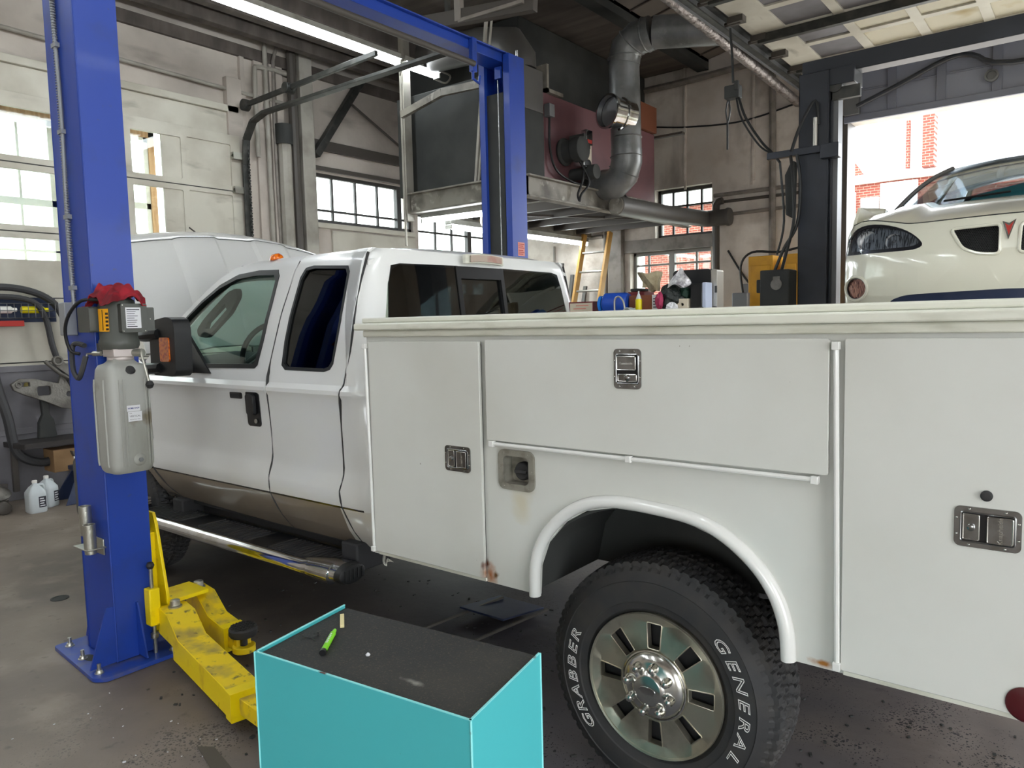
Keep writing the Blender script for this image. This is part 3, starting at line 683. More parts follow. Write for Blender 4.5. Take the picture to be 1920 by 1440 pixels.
# mirror
def mir(bb):
    def f(u, v, d): return (u, 1.985 + d - .035 * 0, v)
    return f
o = [(x_ - .145, z_) for x_, z_ in [(-3.72, 1.405), (-3.69, 1.43), (-3.685, 1.66), (-3.70, 1.71), (-3.76, 1.725), (-3.90, 1.71), (-3.955, 1.65), (-3.96, 1.45), (-3.93, 1.41)]]
b = B().plate(round_poly(o, .03), [], lambda u, v, d: (u + .1 * d, 1.985 + d, v), .09)
sm = b.build('side_mirror', 'black', TR, bevel=.02, seg=3)
B().plate(rr(-3.985, -3.885, 1.485, 1.615, .012), [], lambda u, v, d: (u, 1.978 + d, v), .012).build('turn_signal', 'orange', sm, bevel=.003)
for z in (1.63, 1.445):
    B().tube([(-4.0, 1.985, z + .005), (-4.1, 1.97, z), (-4.21, 1.985, z - .005), (-4.25, 2.06, z - .01), (-4.27, 2.28, z + .0)], [.028, .03, .03, .03, .035], 8, smooth=3).build('mirror_arm', 'black', sm)
B().plate([(-4.62, 1.47), (-4.55, 1.40), (-4.0, 1.40), (-4.08, 1.46), (-4.3, 1.62), (-4.45, 1.62)], [], lambda u, v, d: FF(u, v, d - .008), .02, (), CUTZ).build('mirror_base', 'black', fd)
# interior
b = B().box(-5.0, -2.75, 2.38, 4.18, .58, .66).box(-4.95, -4.6, 2.4, 4.16, .66, 1.36)
b.slab(lambda u, v, d: (lerp(-4.9, -4.35, u), lerp(2.36, 4.2, v), 1.41 + .06 * sin(pi * u) * (1 + .5 * max(0, 1 - abs(v - .25) * 6)) - d - .2 * max(0, u - .7)), 12, 20, .1)
b.build('dashboard', 'interior', TR)
def seat(x, y, w, hgt=.72):
    s = B().plate(round_poly([(x - .5, .95), (x, .93), (x + .12, 1.0), (x + .28, .95 + hgt), (x + .18, .98 + hgt), (x + .02, 1.14), (x - .48, 1.1)], .08), [], lambda u, v, d: (u, y - w / 2 + d, v), w)
    return s
for y in (2.78, 3.76):
    s = seat(-3.62, y, .5).build('front_seat', 'seat', TR, bevel=.05, seg=3)
    B().plate(round_poly([(-3.36, 1.62), (-3.26, 1.62), (-3.24, 1.84), (-3.33, 1.84)], .03), [], lambda u, v, d: (u, y - .13 + d, v), .26).build('headrest', 'seat', s, bevel=.03, seg=3)
seat(-3.0, YC, 1.5, .55).build('rear_seat', 'seat', TR, bevel=.05, seg=3)
b = B().tube([(-4.2 + .19 * cos(a) * .35, 2.80 + .19 * sin(a), 1.50 + .19 * cos(a) * .93) for a in [2 * pi * i / 32 for i in range(32)]], .017, 8, closed=True)
b.cyl((-4.2, 2.8, 1.5), (-4.42, 2.8, 1.40), .05)
for a in (.3, 2.2, 4.1): b.beam((-4.2, 2.8, 1.5), (-4.2 + .19 * cos(a) * .35, 2.8 + .19 * sin(a), 1.5 + .19 * cos(a) * .93), .04, .02)
b.build('steering_wheel', 'blacksat', TR)
lp = [(-4.30, 1.61), (-4.20, 1.60), (-3.99, 1.74), (-3.93, 1.84), (-3.96, 1.89), (-4.05, 1.87), (-4.26, 1.72), (-4.33, 1.65)]
b = B().plate(round_poly(lp, .03), [[(-4.23, 1.655), (-4.18, 1.655), (-4.03, 1.765), (-4.06, 1.80), (-4.22, 1.69)]], lambda u, v, d: (u, Yp(v) + .06 + d, v), .03)
b.build('grab_handle', 'visor', TR, bevel=.008)
# floor pan, frame rails, axle
b = B().box(-5.9, -.1, 2.85, 2.95, .62, .80).box(-5.9, -.1, 3.6, 3.7, .62, .80)
b.box(-4.7, -2.66, 2.36, 4.20, .565, .60).box(-4.72, -2.66, 4.19, 4.21, .5, .62)
for x in (-4.5, -3.4, -2.5, -1.7, -.5): b.box(x, x + .1, 2.9, 3.66, .64, .74)
b.build('chassis', 'interior', TR, bevel=.005)
B().box(-4.15, -2.75, 2.98, 3.58, .36, .60).build('gearbox', 'interior', TR, bevel=.06)
B().box(-4.62, -2.8, 2.42, 2.84, .47, .60).build('fuel_tank', 'interior', TR, bevel=.04)
b = B().cyl((-1.14, 2.4, .43), (-1.14, 4.16, .43), .055).lathe([(.05, -.2), (.16, -.1), (.17, .1), (.05, .2)], (-1.14, 3.28, .43), (0, 1, 0), 20)
for y in (2.75, 3.8): b.slab(lambda u, v, d, y=y: (lerp(-1.85, -.45, u), y + .07 * v, .70 - .2 * sin(pi * u) + d), 12, 1, .04)
b.cyl((-5.15, 2.4, .43), (-5.15, 4.16, .43), .05)
b.build('axle', 'interior', TR)

# running board
yo = 2.13
rb = B().slab(lambda u, v, d: (lerp(-4.95, -2.80, u), lerp(2.15, 2.38, v), .52 - d), 1, 1, .05).build('running_board', 'blacksat', TR, bevel=.01)
for x0 in (-4.75, -4.05, -3.35):
    b = B().box(x0 - .02, x0 + .5, 2.165, 2.345, .5195, .521)
    for i in range(14): b.box(x0 + i * .035, x0 + i * .035 + .012, 2.17, 2.34, .519, .527)
    b.build('step_tread', 'rubber', rb)
B().tube([(-5.0, 2.33, .47), (-4.92, 2.22, .485), (-4.80, 2.145, .49), (-4.5, 2.13, .495), (-3.1, 2.13, .495), (-2.95, 2.135, .495), (-2.80, 2.15, .49)], [.03, .034, .036, .036, .036, .042, .05], 16, smooth=5).build('chrome_rail', 'chrome', rb)
b = B(); n = 20
prof = lambda a, k: (cos(a) * .085 * k, sin(a) * .050 * k)
vs = []
for x, yy, k in ((-3.04, 2.155, .6), (-2.95, 2.175, .85), (-2.85, 2.19, 1), (-2.75, 2.195, 1)):
    for i in range(n): dy, dz = prof(2 * pi * i / n, k); vs.append((x, yy + dy, .495 + dz))
fs = [(k * n + i, k * n + (i + 1) % n, (k + 1) * n + (i + 1) % n, (k + 1) * n + i) for k in range(3) for i in range(n)] + [tuple(range(n)), tuple(range(3 * n, 4 * n))]
b.add(vs, fs).build('chrome_end', 'chrome', rb)
b = B(); vs = []
for x, k in ((-2.75, 1.0), (-2.73, .99), (-2.715, .9), (-2.71, .75)):
    for i in range(n): dy, dz = prof(2 * pi * i / n, k); vs.append((x, 2.195 + dy, .495 + dz))
b.add(vs, fs)
for i in range(5): b.box(-2.713, -2.707, 2.145 + i * .025, 2.153 + i * .025, .47, .52)
b.build('end_cap', 'black', rb)
for x in (-4.55, -2.9): B().box(x, x + .12, 2.28, 2.5, .46, .60).build('bracket', 'interior', rb, bevel=.01)

# ---------------------------------------------------------------- service body
YS = 2.10
node_mask(M['white'], [((1.215, -1.18, .700), (.030, .1, .055), '#a8621a', 22, .9, 1.95), ((1.20, -1.18, .745), (.012, .1, .022), '#6a320e', 40, .8, 1.9), ((1.24, -1.18, .705), (.02, .1, .02), '#6d4a1e', 40, .9, 1.7), ((2.42, -1.18, .685), (.05, .1, .014), '#a86c2a', 40, .8, 1.7), ((1.37, -1.18, 1.0), (.07, .1, .09), '#cbc5b0', 14, .9, 1.8)])
inner = [(-1.557, .672), (-1.55, .78), (-1.515, .87), (-1.44, .955), (-1.35, 1.01), (-1.24, 1.036), (-1.12, 1.036), (-.98, 1.024), (-.88, .992), (-.79, .926), (-.73, .855), (-.70, .77), (-.69, .672)]
fuelh = rr(-1.715, -1.578, 1.062, 1.178, .03)
FB = lambda y: (lambda u, v, d: (u, y + d, v))
sp = B().plate([(-2.44, .672), (-1.557, .672)] + inner[1:-1] + [(-.69, .672), (-.02, .672), (-.02, 1.66), (-2.44, 1.66)], [fuelh], FB(YS), .015).build('body_panel', 'white', TR)
# box interiors: near side, far side, bed
cpo = [(-2.43, .68), (-1.76, .68), (-1.76, 1.2), (-.64, 1.2), (-.64, .68), (-.03, .68), (-.03, 1.65), (-2.43, 1.65)]
b = B().plate(cpo, [], lambda u, v, d: (u, 2.1155 + d, v), .444)
b.build('near_compartments', 'white', TR, bevel=.004)
b = B().plate(cpo, [], lambda u, v, d: (u, 4.0 + d, v), .46)
b.build('far_compartments', 'white', TR, bevel=.004)
B().box(-2.43, -.03, 2.56, 4.0, .92, .98).box(-2.43, -2.40, 2.56, 4.0, .98, 1.30).build('cargo_bed', 'railwhite', TR, bevel=.004)
B().box(-.03, .02, 2.12, 4.44, .62, .72).build('rear_bumper', 'blacksat', TR, bevel=.01)
# wheel housing
b = B().slab(lambda u, v, d: (lerp(-1.58, -.67, u), lerp(2.12, 2.6, v), .68 + .36 * sin(pi * u) ** .4 + d), 24, 1, .01).box(-1.60, -.65, 2.54, 2.56, .68, 1.12)
b.build('wheel_housing', 'soot', TR)
# top rails
for y0, s in ((YS, -1), (4.46, 1)):
    r = B().box(-2.47, 0, *(sorted((y0, y0 + s * .045))), 1.634, 1.664).box(-2.445, -.02, *(sorted((y0 + s * .02, y0 - s * .05))), 1.664, 1.686).box(-2.445, -.01, *(sorted((y0, y0 + s * .018))), 1.606, 1.634)
    r.box(-2.44, -.02, *(sorted((y0, y0 - s * .46))), 1.655, 1.684)
    r.build('top_rail', 'railwhite', TR, bevel=.007, seg=3)
# arch trim
mid = [(-1.572, .668), (-1.566, .785), (-1.53, .882), (-1.452, .972), (-1.355, 1.032), (-1.24, 1.058), (-1.12, 1.058), (-.975, 1.046), (-.87, 1.012), (-.772, .942), (-.71, .862), (-.677, .77), (-.668, .672)]
B().tube([(x, YS - .004, z) for x, z in mid], .024, 12, smooth=5, e=.9).build('wheel_arch_trim', 'white2', TR)
# doors
def latch(cx, cz, w, h, door, y, rot=False):
    """stainless paddle latch in a recessed tray"""
    def f(u, v, d): return (cx + u, y + d, cz + v)
    b = B().plate(rr(-w / 2, w / 2, -h / 2, h / 2, .014), [rr(-w * .40, w * .41, -h * .36, h * .36, .006)], f, .006)
    fr = [(f(p[0], p[1], 0)) for p in rr(-w * .40, w * .41, -h * .36, h * .36, .006)]
    b.tube([(p[0], p[1] - .001, p[2]) for p in fr], .0022, 6, closed=True)
    b.slot(1).plate(rr(-w * .41, w * .42, -h * .37, h * .37, .006), [], lambda u, v, d: f(u, v, .0035 + d), .003)
    b.slot(0)
    if not rot:
        b.plate(rr(-w * .36, -w * .12, -h * .31, h * .31, .003), [], lambda u, v, d: f(u, v, d - .001), .004).plate(rr(w * .01, w * .38, -h * .31, h * .31, .004), [], lambda u, v, d: f(u, v, d - .008 + .0), .008)
        b.lathe([(.009, 0), (.009, .004), (.006, .006)], f(-w * .24, 0, -.001), (0, -1, 0), 14)
    else:
        b.plate(rr(-w * .34, w * .34, -h * .02, h * .31, .004), [], lambda u, v, d: f(u, v, d - .008), .008).plate(rr(-w * .34, w * .34, -h * .31, -h * .14, .003), [], lambda u, v, d: f(u, v, d - .001), .004)
        b.lathe([(.009, 0), (.009, .004), (.006, .006)], f(0, -h * .22, -.001), (0, -1, 0), 14)
    b.slot(2)
    pd = [(-w * .36, -w * .12, -h * .31, h * .31), (w * .01, w * .38, -h * .31, h * .31)] if not rot else [(-w * .34, w * .34, -h * .02, h * .31), (-w * .34, w * .34, -h * .31, -h * .14)]
    for q, a in enumerate(pd):
        dd_ = -.0075 if (q == (0 if rot else 1)) else -.001
        b.tube([f(p[0], p[1], dd_) for p in rr(*a, .003)], .0016, 6, closed=True)
    if not rot: b.text('Knapheide', .0155, lambda x, yy, z: f(w * .2 - yy, x, -.0088 - z), ext=.0005)
    else: b.text('Knapheide', .011, lambda x, yy, z: f(x, h * .14 + yy, -.0088 - z), ext=.0005)
    for px, pz in ((-.46, .2), (-.46, -.2), (.46, .2), (.46, -.2), (-.27, .44), (.27, .44), (-.27, -.44), (.27, -.44)):
        b.lathe([(.0032, 0), (.0026, .002), (.001, .003)], f(px * w, pz * h, 0), (0, -1, 0), 8)
    return b.build('paddle_latch', ['steel', 'blacksat', 'capchrome'], door)
DY = YS - .024
def cdoor(x0, x1, z0, z1):
    o = B().plate(rr(x0, x1, z0, z1, .006, 2), [], FB(DY), .014).build('compartment_door', 'white', TR, bevel=.002)
    B().plate(rr(x0 + .007, x1 - .007, z0 + .007, z1 - .007, .006, 2), [], FB(DY + .0141), .0105).build('gap_shade_plate', 'rubber', o)  # black plate darkens the gap round the door like shade
    return o
D1 = cdoor(-2.405, -1.795, .692, 1.588); D2 = cdoor(-1.765, -.562, 1.224, 1.594); D3 = cdoor(-.523, -.05, .69, 1.594)
for X0, X1, sgn in ((-1.765, -.562, 1),):
    for a, b_, z0, z1 in ((-.526, -.05, .69, 1.594), (-2.405, -1.795, .692, 1.588), (-1.765, -.562, 1.224, 1.594)):
        B().plate(rr(a, b_, z0, z1, .006, 2), [], lambda u, v, d: (u, 4.476 - d, v), .014).build('compartment_door', 'white', TR, bevel=.002)
latch(-1.912, 1.139, .130, .098, D1, DY - .004); latch(-1.171, 1.50, .098, .128, D2, DY - .004, True); latch(-.195, 1.136, .138, .100, D3, DY - .004)
for dd, pts in ((D1, [(-2.425, 1.57), (-2.415, .70)]), (D2, [(-1.74, 1.212), (-.595, 1.209)]), (D3, [(-.545, 1.575), (-.532, .70)])):
    (xa, za), (xb_, zb_) = pts
    b = B().tube([(xa, DY + .001, za), (xb_, DY + .001, zb_)], .0075, 10)
    b.obox((xa, DY, za), (.02, .022, .022)).obox((xb_, DY, zb_), (.02, .022, .022))
    if dd is D2: b.obox((-1.17, DY, 1.2105), (.02, .022, .022))
    b.build('hinge_rod', 'white2', dd, bevel=.002)
for a in ((-2.40, -1.80, YS - .010, YS, .674, .688), (-.52, -.05, YS - .010, YS, .672, .686)): B().box(*a).build('lower_lip', 'railwhite', TR, bevel=.002)
B().lathe([(.013, 0), (.013, .006), (.009, .011), (0, .012)], (-.198, DY, 1.216), (0, -1, 0), 20).build('door_bumper', 'rubber', D3)
# fuel filler
b = B().plate(rr(-1.728, -1.563, 1.045, 1.193, .028), [rr(-1.703, -1.588, 1.068, 1.170, .02)], FB(YS - .008), .009)
b.plate(rr(-1.706, -1.585, 1.065, 1.173, .02), [], FB(YS + .045), .004)
cs = rr(-1.703, -1.588, 1.068, 1.170, .02); vs = [(x, YS, z) for x, z in cs] + [(x, YS + .046, z) for x, z in cs]; n = len(cs)
b.add(vs, [(i, (i + 1) % n, (i + 1) % n + n, i + n) for i in range(n)])
for px, pz in ((-1.70, 1.18), (-1.59, 1.18), (-1.70, 1.057), (-1.59, 1.057), (-1.717, 1.12), (-1.573, 1.12)): b.lathe([(.003, 0), (.001, .003)], (px, YS - .008, pz), (0, -1, 0), 8)
ff = b.build('fuel_filler', mat('filler_tray', '#9a978c', .45, .4, layers=[('#77746a', 20, .5, .7)]), sp)
B().lathe([(.034, 0), (.034, .022), (.03, .028), (0, .028)], (-1.638, YS + .044, 1.112), (0, -1, 0), 20).obox((-1.638, YS + .014, 1.112), (.055, .012, .012)).build('fuel_cap', 'rubber', sp, bevel=.002)
B().lathe([(.043, 0), (.043, .003), (.038, .005), (0, .006)], (-.105, DY, .722), (0, -1, 0), 32).build('side_reflector', 'redlens', D3)
b = B()
for k in range(3): b.tube([(-2.385 + .006 * k, YS, .672), (-2.39 + .006 * k, YS, .64), (-2.375 + .004 * k, YS, .625), (-2.362, YS, .645 + .006 * k), (-2.345 + .010 * k, YS, .650)], .0010, 5, smooth=5)
b.build('loose_wire', 'railwhite', sp)

# ---------------------------------------------------------------- wheels
def make_tyre():
    b = B(); R = .424; n = 420
    prof = [(.246, .030), (.262, .012), (.285, .005), (.289, .001), (.31, 0), (.34, .001), (.356, .004), (.359, .001), (.364, .006), (.388, .020), (.402, .032)]
    for r, h in prof: pass
    full = prof[:] + [(-1, k) for k in range(17)] + [(r, .268 - h) for r, h in prof[::-1]]
    m = len(full); vs = []
    for i in range(n):
        th = 2 * pi * i / n
        for j, (r, h) in enumerate(full):
            if r < 0:
                t = h / 16; y = lerp(.036, .232, t); rr_ = R - .007 * (2 * t - 1) ** 2
                # grooves: three zigzag rings and slanted sipes
                c = (t * 5 + .09 * (1 if (i // 3) % 2 else -1)) % 1
                g = abs(c - .5) < .15 and .12 < t < .88
                sip = ((i + int(t * 12)) % 6 == 0)
                if t < .16 or t > .84: sip = (i % 6 in (0, 1)); g = False
                if g or sip: rr_ -= .012 if .14 < t < .86 else .007
                r2_, y2 = rr_, y
            else:
                r2_, y2 = r, h
                if r == .402 and i % 6 in (0, 1): r2_ -= .006
            vs.append((r2_ * cos(th), y2, r2_ * sin(th)))
    fs = [(i * m + j, ((i + 1) % n) * m + j, ((i + 1) % n) * m + j + 1, i * m + j + 1) for i in range(n) for j in range(m - 1)]
    b.add(vs, fs)
    return b
def at(b, c, flip=False):
    s = -1 if flip else 1
    b.v = [(c[0] + x, c[1] + s * y, c[2] + z) for x, y, z in b.v]; return b
def wheel(c, flip=False, full=True):
    ty = at(make_tyre(), c, flip).build('tyre', 'rubber', TR, ang=18)
    # rim face: disc with eight slots, dished round the hub
    def dish(x, z):
        r = sqrt(x * x + z * z)
        return interp(r, [0, .10, .112, .122, .20, .218, .234, .246], [.03, .03, .028, .018, .022, .024, .012, .008])
    holes = []
    for k in range(8):
        a = radians(-90 + 45 * k); ca, sa = cos(a), sin(a)
        pts = [(.124, -.022), (.212, -.028), (.212, .028), (.124, .022)]
        holes.append([(p * ca - q * sa, p * sa + q * ca) for p, q in round_poly(pts, .005, 2)])
    n = 72
    b = B(); ol = [(.246 * cos(2 * pi * i / n), .246 * sin(2 * pi * i / n)) for i in range(n)]
    for h in holes: pass
    b.plate(ol, holes, lambda u, v, d: (u, dish(u, v) + d, v), .028, cutu=[-.21, -.16, -.11, -.05, 0, .05, .11, .16, .21], cutv=[-.21, -.16, -.11, -.05, 0, .05, .11, .16, .21])
    for h in holes: b.tube([(x, dish(x, z) - .0008, z) for x, z in h], .0022, 5, closed=True)
    b.lathe([(.247, .02), (.250, .010), (.247, .003), (.241, .006), (.240, .02)], (0, 0, 0), (0, 1, 0), 72, caps=False)
    at(b, c, flip).build('wheel_rim', 'alloy', ty, ang=30)
    b = B().lathe([(.235, .05), (.235, .2)], (0, 0, 0), (0, 1, 0), 32, caps=False).lathe([(.22, .07), (.22, .1)], (0, 0, 0), (0, 1, 0), 32)
    at(b, c, flip).build('brake_drum', 'interior', ty)
    if not full: return ty
    b = B().lathe([(.114, .03), (.114, .012), (.108, .004), (.10, -.004), (.085, -.012), (.066, -.016), (.058, -.022), (.052, -.030), (.046, -.032), (0, -.032)], (0, 0, 0), (0, 1, 0), 48)
    b.lathe([(.117, .028), (.119, .014), (.115, .012)], (0, 0, 0), (0, 1, 0), 48, caps=False)
    at(b, c, flip).build('centre_cap', 'capchrome', ty, ang=40)
    e = B().plate([(.030 * cos(2 * pi * i / 32), .0135 * sin(2 * pi * i / 32)) for i in range(32)], [], lambda u, v, d: (u, -.034 + d, v), .003)
    at(e, c, flip).build('cap_oval_badge', 'chrome', ty, bevel=.001)
    nut = None
    for k in range(8):
        a = radians(22.5 + 45 * k + 10)
        b = B().lathe([(.016, 0), (.016, .018), (.0125, .024), (.0125, .032), (.006, .037), (0, .037)], (.078 * cos(a), -.008, .078 * sin(a)), (0, -1, 0), 6 if 0 else 14)
        at(b, c, flip).build('lug_nut', 'capchrome', ty, ang=40)
    b = B()
    def arc(word, a0, a1, R0, flipd=1):
        L = len(word)
        for i, chh in enumerate(word):
            a = radians(lerp(a0, a1, i / (L - 1)))
            # top of each letter points outwards
            def f(x, y, z, a=a):
                x = x * 1.45 + y * .30; r = R0 + y * .95; t = a - x / R0
                return (r * cos(t), sidey(r) - .0012 - z, r * sin(t))
            b.text(chh, .052, f, outline=.0011)
    def sidey(r): return interp(r, [.262, .285, .31, .34, .366, .388], [.012, .005, 0, .001, .008, .020])
    arc('GENERAL', 40, -28, .318); at(b, c, flip).build('tyre_lettering', 'letter', ty)
    b = B(); arc('GRABBER', 218, 160, .318); at(b, c, flip).build('tyre_lettering', 'letter', ty)
    return ty
wheel((-1.14, 2.16, .424)); wheel((-1.14, 4.40, .424), True, False); wheel((-5.15, 2.27, .424), False, False); wheel((-5.15, 4.29, .424), True, False)
# ------------------------------------------------------------------ blue two-post lift
LF = thing('two_post_lift', 'blue two-post vehicle lift with yellow swing arms standing on both sides of the utility truck', 'vehicle lift', (-3.91, 1.65, 0))
X0, X1 = -4.07, -3.75
def post(y0, y1, opn, name):
    """c-section post, open towards +y (opn 1) or -y (opn -1)"""
    b = B(); t = .008
    yo_, yi = (y0, y1) if opn > 0 else (y1, y0)
    b.box(X0, X1, *sorted((yo_, yo_ + opn * t)), .025, 3.78)
    b.box(X0, X0 + t, y0, y1, .025, 3.78).box(X1 - t, X1, y0, y1, .025, 3.78)
    for x, s in ((X0, 1), (X1, -1)): b.box(*sorted((x, x + s * .06)), *sorted((yi, yi - opn * t)), .025, 3.78).box(*sorted((x + s * .055, x + s * .06)), *sorted((yi, yi - opn * .04)), .025, 3.78)
    return b.build(name, 'blue', LF, bevel=.003)
pA = post(1.555, 1.755, 1, 'post'); pB = post(4.80, 5.0, -1, 'post')
B().box(X0 + .03, X1 - .09, 4.83, 4.9, .2, 3.5).build('carriage_channel', 'soot', pB); B().cyl((X1 - .14, 4.83, .3), (X1 - .14, 4.83, 3.6), .006).build('lift_cable', 'steel', pB)
B().box(X1 - .14, X1 - .08, 4.79, 4.81, 3.60, 3.69).build('cable_anchor', 'blue', pB)
B().plate(rr(-.052, .052, -.06, .06, .004), [], lambda u, v, d: (X1 + .002 - d, 4.91 + u, 2.24 + v), .003).slot(1)
b = B().box(X1, X1 + .002, 4.865, 4.955, 2.19, 2.30).slot(1)
for i, z in enumerate((2.285, 2.27, 2.255, 2.235, 2.22, 2.205)): b.box(X1 + .002, X1 + .003, 4.872, 4.948 - (i % 2) * .015, z - .003, z + .003)
b.build('warning_sticker', ['redlabel', 'redink'], pB)
b = B().box(-4.0, -3.82, 1.56, 4.99, 3.72, 3.79)
b.box(-4.03, -3.79, 1.56, 4.99, 3.79, 3.80)
for y in (4.40,): b.slot(0).box(-3.82, -3.78, y, y + .05, 3.55, 3.80).tube([(-3.80, y + .02, 3.56), (-3.80, y + .02, 3.50), (-3.80, y + .09, 3.48), (-3.80, y + .10, 3.54)], .012)
b.build('overhead_beam', 'blue', LF, bevel=.006)
B().cyl((-3.77, 2.0, 3.60), (-3.77, 4.4, 3.60), .022).build('shutoff_bar', 'pipedk', LF)
B().cyl((-3.78, 4.95, 3.78), (-3.78, 4.95, 3.84), .012).build('top_bolt', 'steel', pB)
# base plates
for y0, y1, s in ((1.42, 1.90, 1), (4.66, 5.14, -1)):
    pts = [(-4.27, y0), (-3.64, y0), (-3.64, y1), (-4.27, y1)]
    bp = B().plate(round_poly([(-4.24, 1.45), (-3.68, 1.41), (-3.63, 1.45), (-3.63, 1.92), (-4.24, 1.92)] if s > 0 else pts, .02), [], lambda u, v, d: (u, v, .022 - d), .02).build('base_plate', 'bluewear', LF, bevel=.002)
    if s > 0:
        B().plate(round_poly([(-4.23, 1.46), (-3.69, 1.42), (-3.64, 1.46), (-3.64, 1.90), (-4.23, 1.90)], .02), [], lambda u, v, d: (u, v, .006 - d), .005).build('shim', 'steel', bp)
        for x, y in ((-4.17, 1.50), (-3.95, 1.475), (-3.715, 1.455), (-3.675, 1.80)):
            B().lathe([(.022, 0), (.022, .003), (.017, .004), (.014, .016), (.009, .017), (.009, .045), (0, .046)], (x, y, .022), (0, 0, 1), 12).build('anchor_bolt', 'zinc', bp)
        # gussets
        for o, ax, c in (([(-4.07, .03), (-4.22, .03), (-4.10, .33), (-4.07, .33)], 'y', 1.60),):
            B().plate(o, [], lambda u, v, d: (u, 1.60 + d, v), .01).build('gusset', 'blue', bp)
        B().plate([(1.555, .03), (1.43, .03), (1.52, .31), (1.555, .31)], [], lambda u, v, d: (X1 - .012 + d, u, v), .01).build('gusset', 'blue', bp)
        B().plate([(X1, .03), (X1 + .085, .03), (X1 + .015, .30), (X1, .30)], [], lambda u, v, d: (u, 1.66 + d, v), .008).build('gusset', 'blue', bp)
        b = B().plate([(.03 * cos(radians(a)), .03 * sin(radians(a)) * 1.0 + (.09 if 0 <= a <= 180 else .0)) for a in range(0, 181, 20)] + [(-.03, -.02), (.03, -.02)], [], lambda u, v, d: (-3.90 + u, 1.553 - d * 0 + d, .05 + v), .001)
        b.build('access_slot', 'soot', pA)
        B().plate([(.05 * cos(2 * pi * i / 24), .026 * sin(2 * pi * i / 24)) for i in range(24)], [], lambda u, v, d: (-3.93 + u, 1.50 + v, .0235 - d), .001).build('base_hole', 'soot', bp)
# conduit down the shaded face of the near post
b = B(); z = 1.78
pts = [(-3.93 - .012 * sin(k * .5), 1.545, 1.78 + k * .1) for k in range(20)]
b.tube(pts, .009, 8, smooth=2)
for k in range(150): b.cyl((-3.93, 1.545, 1.80 + k * .0125), (-3.93, 1.545, 1.804 + k * .0125), .0115, n=8)
for z in (1.86, 2.2, 2.6, 3.0): b.box(-3.955, -3.905, 1.535, 1.555, z, z + .02)
b.build('flexible_conduit', 'lidgrey', pA)
B().box(-4.0, -3.93, 1.50, 1.555, 1.64, 1.80).build('junction_box', 'lidgrey', pA, bevel=.004)
# power unit: motor over an oil tank
PX = -3.60
pu = B()
pu.lathe([(.080, 1.57), (.088, 1.59), (.088, 1.61), (.082, 1.62), (.084, 1.76), (.074, 1.80), (.05, 1.815), (0, 1.82)], (-3.655, 1.625, 0), (0, 0, 1), 28)
pu.box(-3.79, -3.70, 1.56, 1.64, 1.55, 1.60)
motor = pu.build('motor', 'dkgrey', LF, bevel=.002)
B().plate(rr(-3.80, -3.672, 1.652, 1.772, .012), [], lambda u, v, d: (u, 1.505 + d, v), .06).build('capacitor_box', 'dkgrey', motor, bevel=.006)
B().plate(rr(1.592, 1.712, 1.648, 1.782, .008), [], lambda u, v, d: (-3.545 - d, u, v), .06).build('capacitor_cover', 'dkgrey', motor, bevel=.006)
B().plate(rr(1.70, 1.755, 1.655, 1.765, .006), [], lambda u, v, d: (-3.565 - d, u, v), .04).build('side_cover', 'dkgrey', motor, bevel=.004)
def yl(a, z, o=.0): return (-3.655 + (.0858 + o) * cos(a), 1.625 + (.0858 + o) * sin(a), z)
b = B().grid(lambda u, v: yl(radians(-92 + 42 * u), 1.655 + .105 * v), 8, 1).slot(1).grid(lambda u, v: yl(radians(-72 + 3 * u), 1.66 + .095 * v, .001), 2, 1)
for k in range(5): b.slot(1).grid(lambda u, v, k=k: yl(radians(-60 + 9 * u), 1.66 + .018 * k + .010 * v, .001), 2, 1)
b.build('warning_label', ['ylabel', 'blacksat'], motor, merge=False)
b = B().plate(rr(1.612, 1.682, 1.668, 1.764, .002), [], lambda u, v, d: (-3.5445 - d, u, v), .001).slot(1)
for i in range(9):
    zz = 1.754 - i * .0098; h = .0025 if i in (0, 8) else .0012
    x1 = 1.676 if i == 0 else random.uniform(1.65, 1.676)
    b.add([(-3.5438, 1.617, zz - h), (-3.5438, x1, zz - h), (-3.5438, x1, zz + h), (-3.5438, 1.617, zz + h)], [(0, 1, 2, 3)])
b.build('data_plate', ['paper', 'ink'], motor, merge=False)
for y, z in ((1.60, 1.655), (1.60, 1.775), (1.70, 1.655), (1.735, 1.71)): B().lathe([(.004, 0), (.002, .003)], (-3.546 if y < 1.72 else -3.566, y, z), (1, 0, 0), 8).build('screw', 'zinc', motor)
b = B().lathe([(.04, 1.515), (.058, 1.52), (.058, 1.535), (.045, 1.54)], (-3.655, 1.625, 0), (0, 0, 1), 20).box(-3.70, -3.585, 1.565, 1.70, 1.535, 1.572)
b.build('valve_block', mat('pale_valve_block', '#c9bfbb', .4, .3), LF, bevel=.003)
o = round_poly([(-3.745, 1.525), (-3.565, 1.525), (-3.565, 1.725), (-3.745, 1.725)], .045, 5)
b = B()
lv = [(.985, .84), (1.0, .95), (1.03, 1.0), (1.44, 1.0), (1.475, .96), (1.495, .86), (1.505, .62), (1.515, .52), (1.53, .48)]
n = len(o); cx, cy = -3.655, 1.625; vs = []
for z, k in lv: vs += [(cx + (x - cx) * k, cy + (y - cy) * k, z) for x, y in o]
fs = [(k * n + i, k * n + (i + 1) % n, (k + 1) * n + (i + 1) % n, (k + 1) * n + i) for k in range(len(lv) - 1) for i in range(n)] + [tuple(range(n)), tuple(range((len(lv) - 1) * n, len(lv) * n))]
b.add(vs, fs)
for y in (1.572, 1.590, 1.690, 1.706): b.tube([(-3.567, y, 1.02), (-3.564, y, 1.04), (-3.564, y, 1.40), (-3.567, y, 1.43)], .0055, 6)
